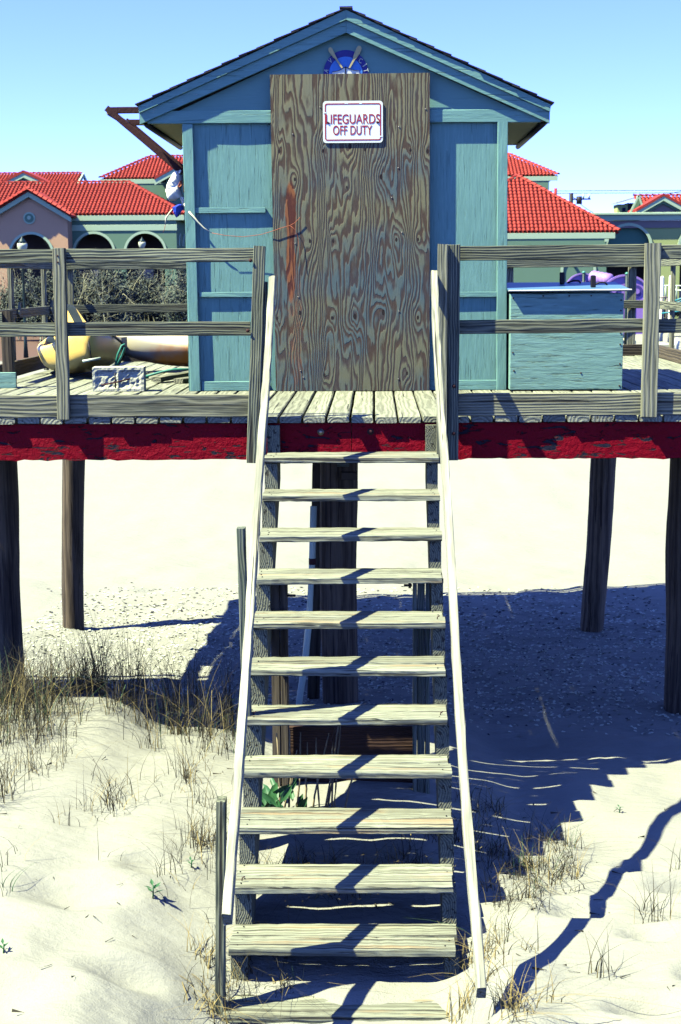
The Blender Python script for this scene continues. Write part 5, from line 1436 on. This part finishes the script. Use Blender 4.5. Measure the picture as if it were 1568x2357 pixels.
def seedling(x, y, s_, lab, n=7, seed=0):
    q = random.Random(seed); t = thing('seedling', (x, y, h(x, y)), lab, 'seedling', 'green seedlings in the sand')
    tube('stem', [(x, y, h(x, y)-.02), (x+.005, y, h(x, y)+s_*.9)], .004, M['leaf'], t, 5)
    for k in range(n):
        a = k*2.4; z = h(x, y)+s_*(.3+.65*k/n); d = Vector((math.cos(a), math.sin(a), .5)).normalized(); u = Vector((-math.sin(a), math.cos(a), 0)); L = s_*q.uniform(.6, .9); p = Vector((x, y, z))
        V = [Vector((0, 0, 0)), d*L*.45+u*L*.18, d*L+Vector((0, 0, -.1*L)), d*L*.45-u*L*.18]
        link('leaf', mesh(V, [(0, 1, 2, 3)]), M['leaf'], t, Matrix.Translation(p))
for px, py, s_, lab in ((352, 2068, .075, 'small green seedling alone on the bare sand left of the stairs'), (440, 1996, .045, 'tiny green seedling on the sand close to the left handrail'), (8, 2195, .05, 'green seedling cut off by the left edge low down'), (1425, 1870, .04, 'tiny green seedling on the crest beside the rail shadow')):
    r_ = at(px, py, Y=0) - CAM
    t0 = 3.0
    while True:
        p = CAM + r_*(t0/r_.y)
        if p.z < h(p.x, p.y) or t0 > 12: break
        t0 += .02
    seedling(p.x, p.y, s_, lab, seed=px)
# leafy plant and bare canes under the stairs
x, y = -.30, -1.50; z = h(x, y)
t = thing('leafy_plant', (x, y, z), 'broad-leaved green plant growing under the stairs at the left stringer', 'plant')
q = random.Random(9)
for k in range(34):
    a = q.uniform(-1.2, 3.9); L = q.uniform(.10, .19); p = Vector((x+q.gauss(0, .07), y+q.gauss(0, .05), z+q.uniform(0, .10)))
    d = Vector((math.cos(a)*.8, math.sin(a)*.5, q.uniform(.3, 1.1))).normalized(); u = d.cross(Vector((0, 1, 0))).normalized(); n_ = d.cross(u); L *= .8
    V = [Vector(), d*L*.3+u*L*.16+n_*.008, d*L*.7+u*L*.14+n_*.01, d*L, d*L*.7-u*L*.14+n_*.01, d*L*.3-u*L*.16+n_*.008, d*L*.5]
    link('leaf', mesh(V, [(0, 1, 6), (1, 2, 6), (2, 3, 6), (3, 4, 6), (4, 5, 6), (5, 0, 6)], True), M['leaf'], t, Matrix.Translation(p))
x, y = -.10, -1.42
t = thing('bare_canes', (x, y, h(x, y)), 'bundle of bare pale canes leaning under the stairs before the dark board', 'canes')
for k in range(13):
    bx_ = -.30+.36*k/12+q.uniform(-.02, .02); L = q.uniform(.3, .62); lean = q.uniform(-.05, .28); z = h(bx_, y)-.02
    pts = [Vector((bx_+lean*L*f+q.uniform(-.008, .008), y+q.uniform(-.01, .01), z+L*f)) for f in (0, .25, .5, .75, 1)]
    tube('cane', pts, .006, M['twig'], t, 5, radii=[.007, .006, .006, .005, .003])
# shell chips and pebbles on the lee side, one loose scatter
q = random.Random(77); V, F, MI = [], [], []
for i in range(20000):
    if q.random() < .72: x, y = q.uniform(-3.4, 3.4), q.uniform(1.2, 8.5)
    else: x, y = q.uniform(-4.5, 5), q.uniform(8, 20)
    s_ = q.uniform(.006, .026)*(1 + .3*(y > 6)); z = h(x, y)+.003; a = q.uniform(0, 6.28); tl = q.uniform(-.5, .5)
    dark = q.random() < .10; 
    if y > 8.5 and q.random() < .88: continue
    if y > 6.5: dark = q.random() < .25
    if y > 5.5 and q.random() < (y-5.5)/4: continue
    if y < 2.2 and q.random() < (2.2-y): continue
    c, s2 = math.cos(a)*s_, math.sin(a)*s_; k = len(V)
    V += [(x+c, y+s2, z+tl*s_), (x-s2*.6, y+c*.6, z+.008), (x-c, y-s2, z-tl*s_*.3+.003), (x+s2*.6, y-c*.6, z+.002)]
    F.append((k, k+1, k+2, k+3)); MI.append(1 if dark else 0)
me = mesh([(a-0, b-4, c+2.6) for a, b, c in V], F, False, MI); me.materials.append(M['shell']); me.materials.append(M['pebble'])
o = bpy.data.objects.new('shell_chips', me); COL.objects.link(o); o.location = (0, 4, -2.6); o['kind'] = 'stuff'
# twigs and debris in the foreground
q = random.Random(12); V, F = [], []
for i in range(150):
    x, y = q.uniform(-2.0, 2.2), q.uniform(-4.6, -.6)
    if -.6 < x < .8 and q.random() < .7: continue
    L = q.uniform(.015, .07); a = q.uniform(0, 6.28); z = h(x, y)+.004; k = len(V); c, s2 = math.cos(a)*L, math.sin(a)*L; w = .0022
    V += [(x, y, z), (x+c, y+s2, z+q.uniform(0, .02)), (x+c-s2*.1, y+s2+c*.1, z+.004), (x-s2*w/L, y+c*w/L, z+.004)]; F.append((k, k+1, k+2, k+3))
me = mesh([(a, b+2, c+2.3) for a, b, c in V], F); me.materials.append(M['grass_dark'])
o = bpy.data.objects.new('twig_litter', me); COL.objects.link(o); o.location = (0, -2, -2.3); o['kind'] = 'stuff'
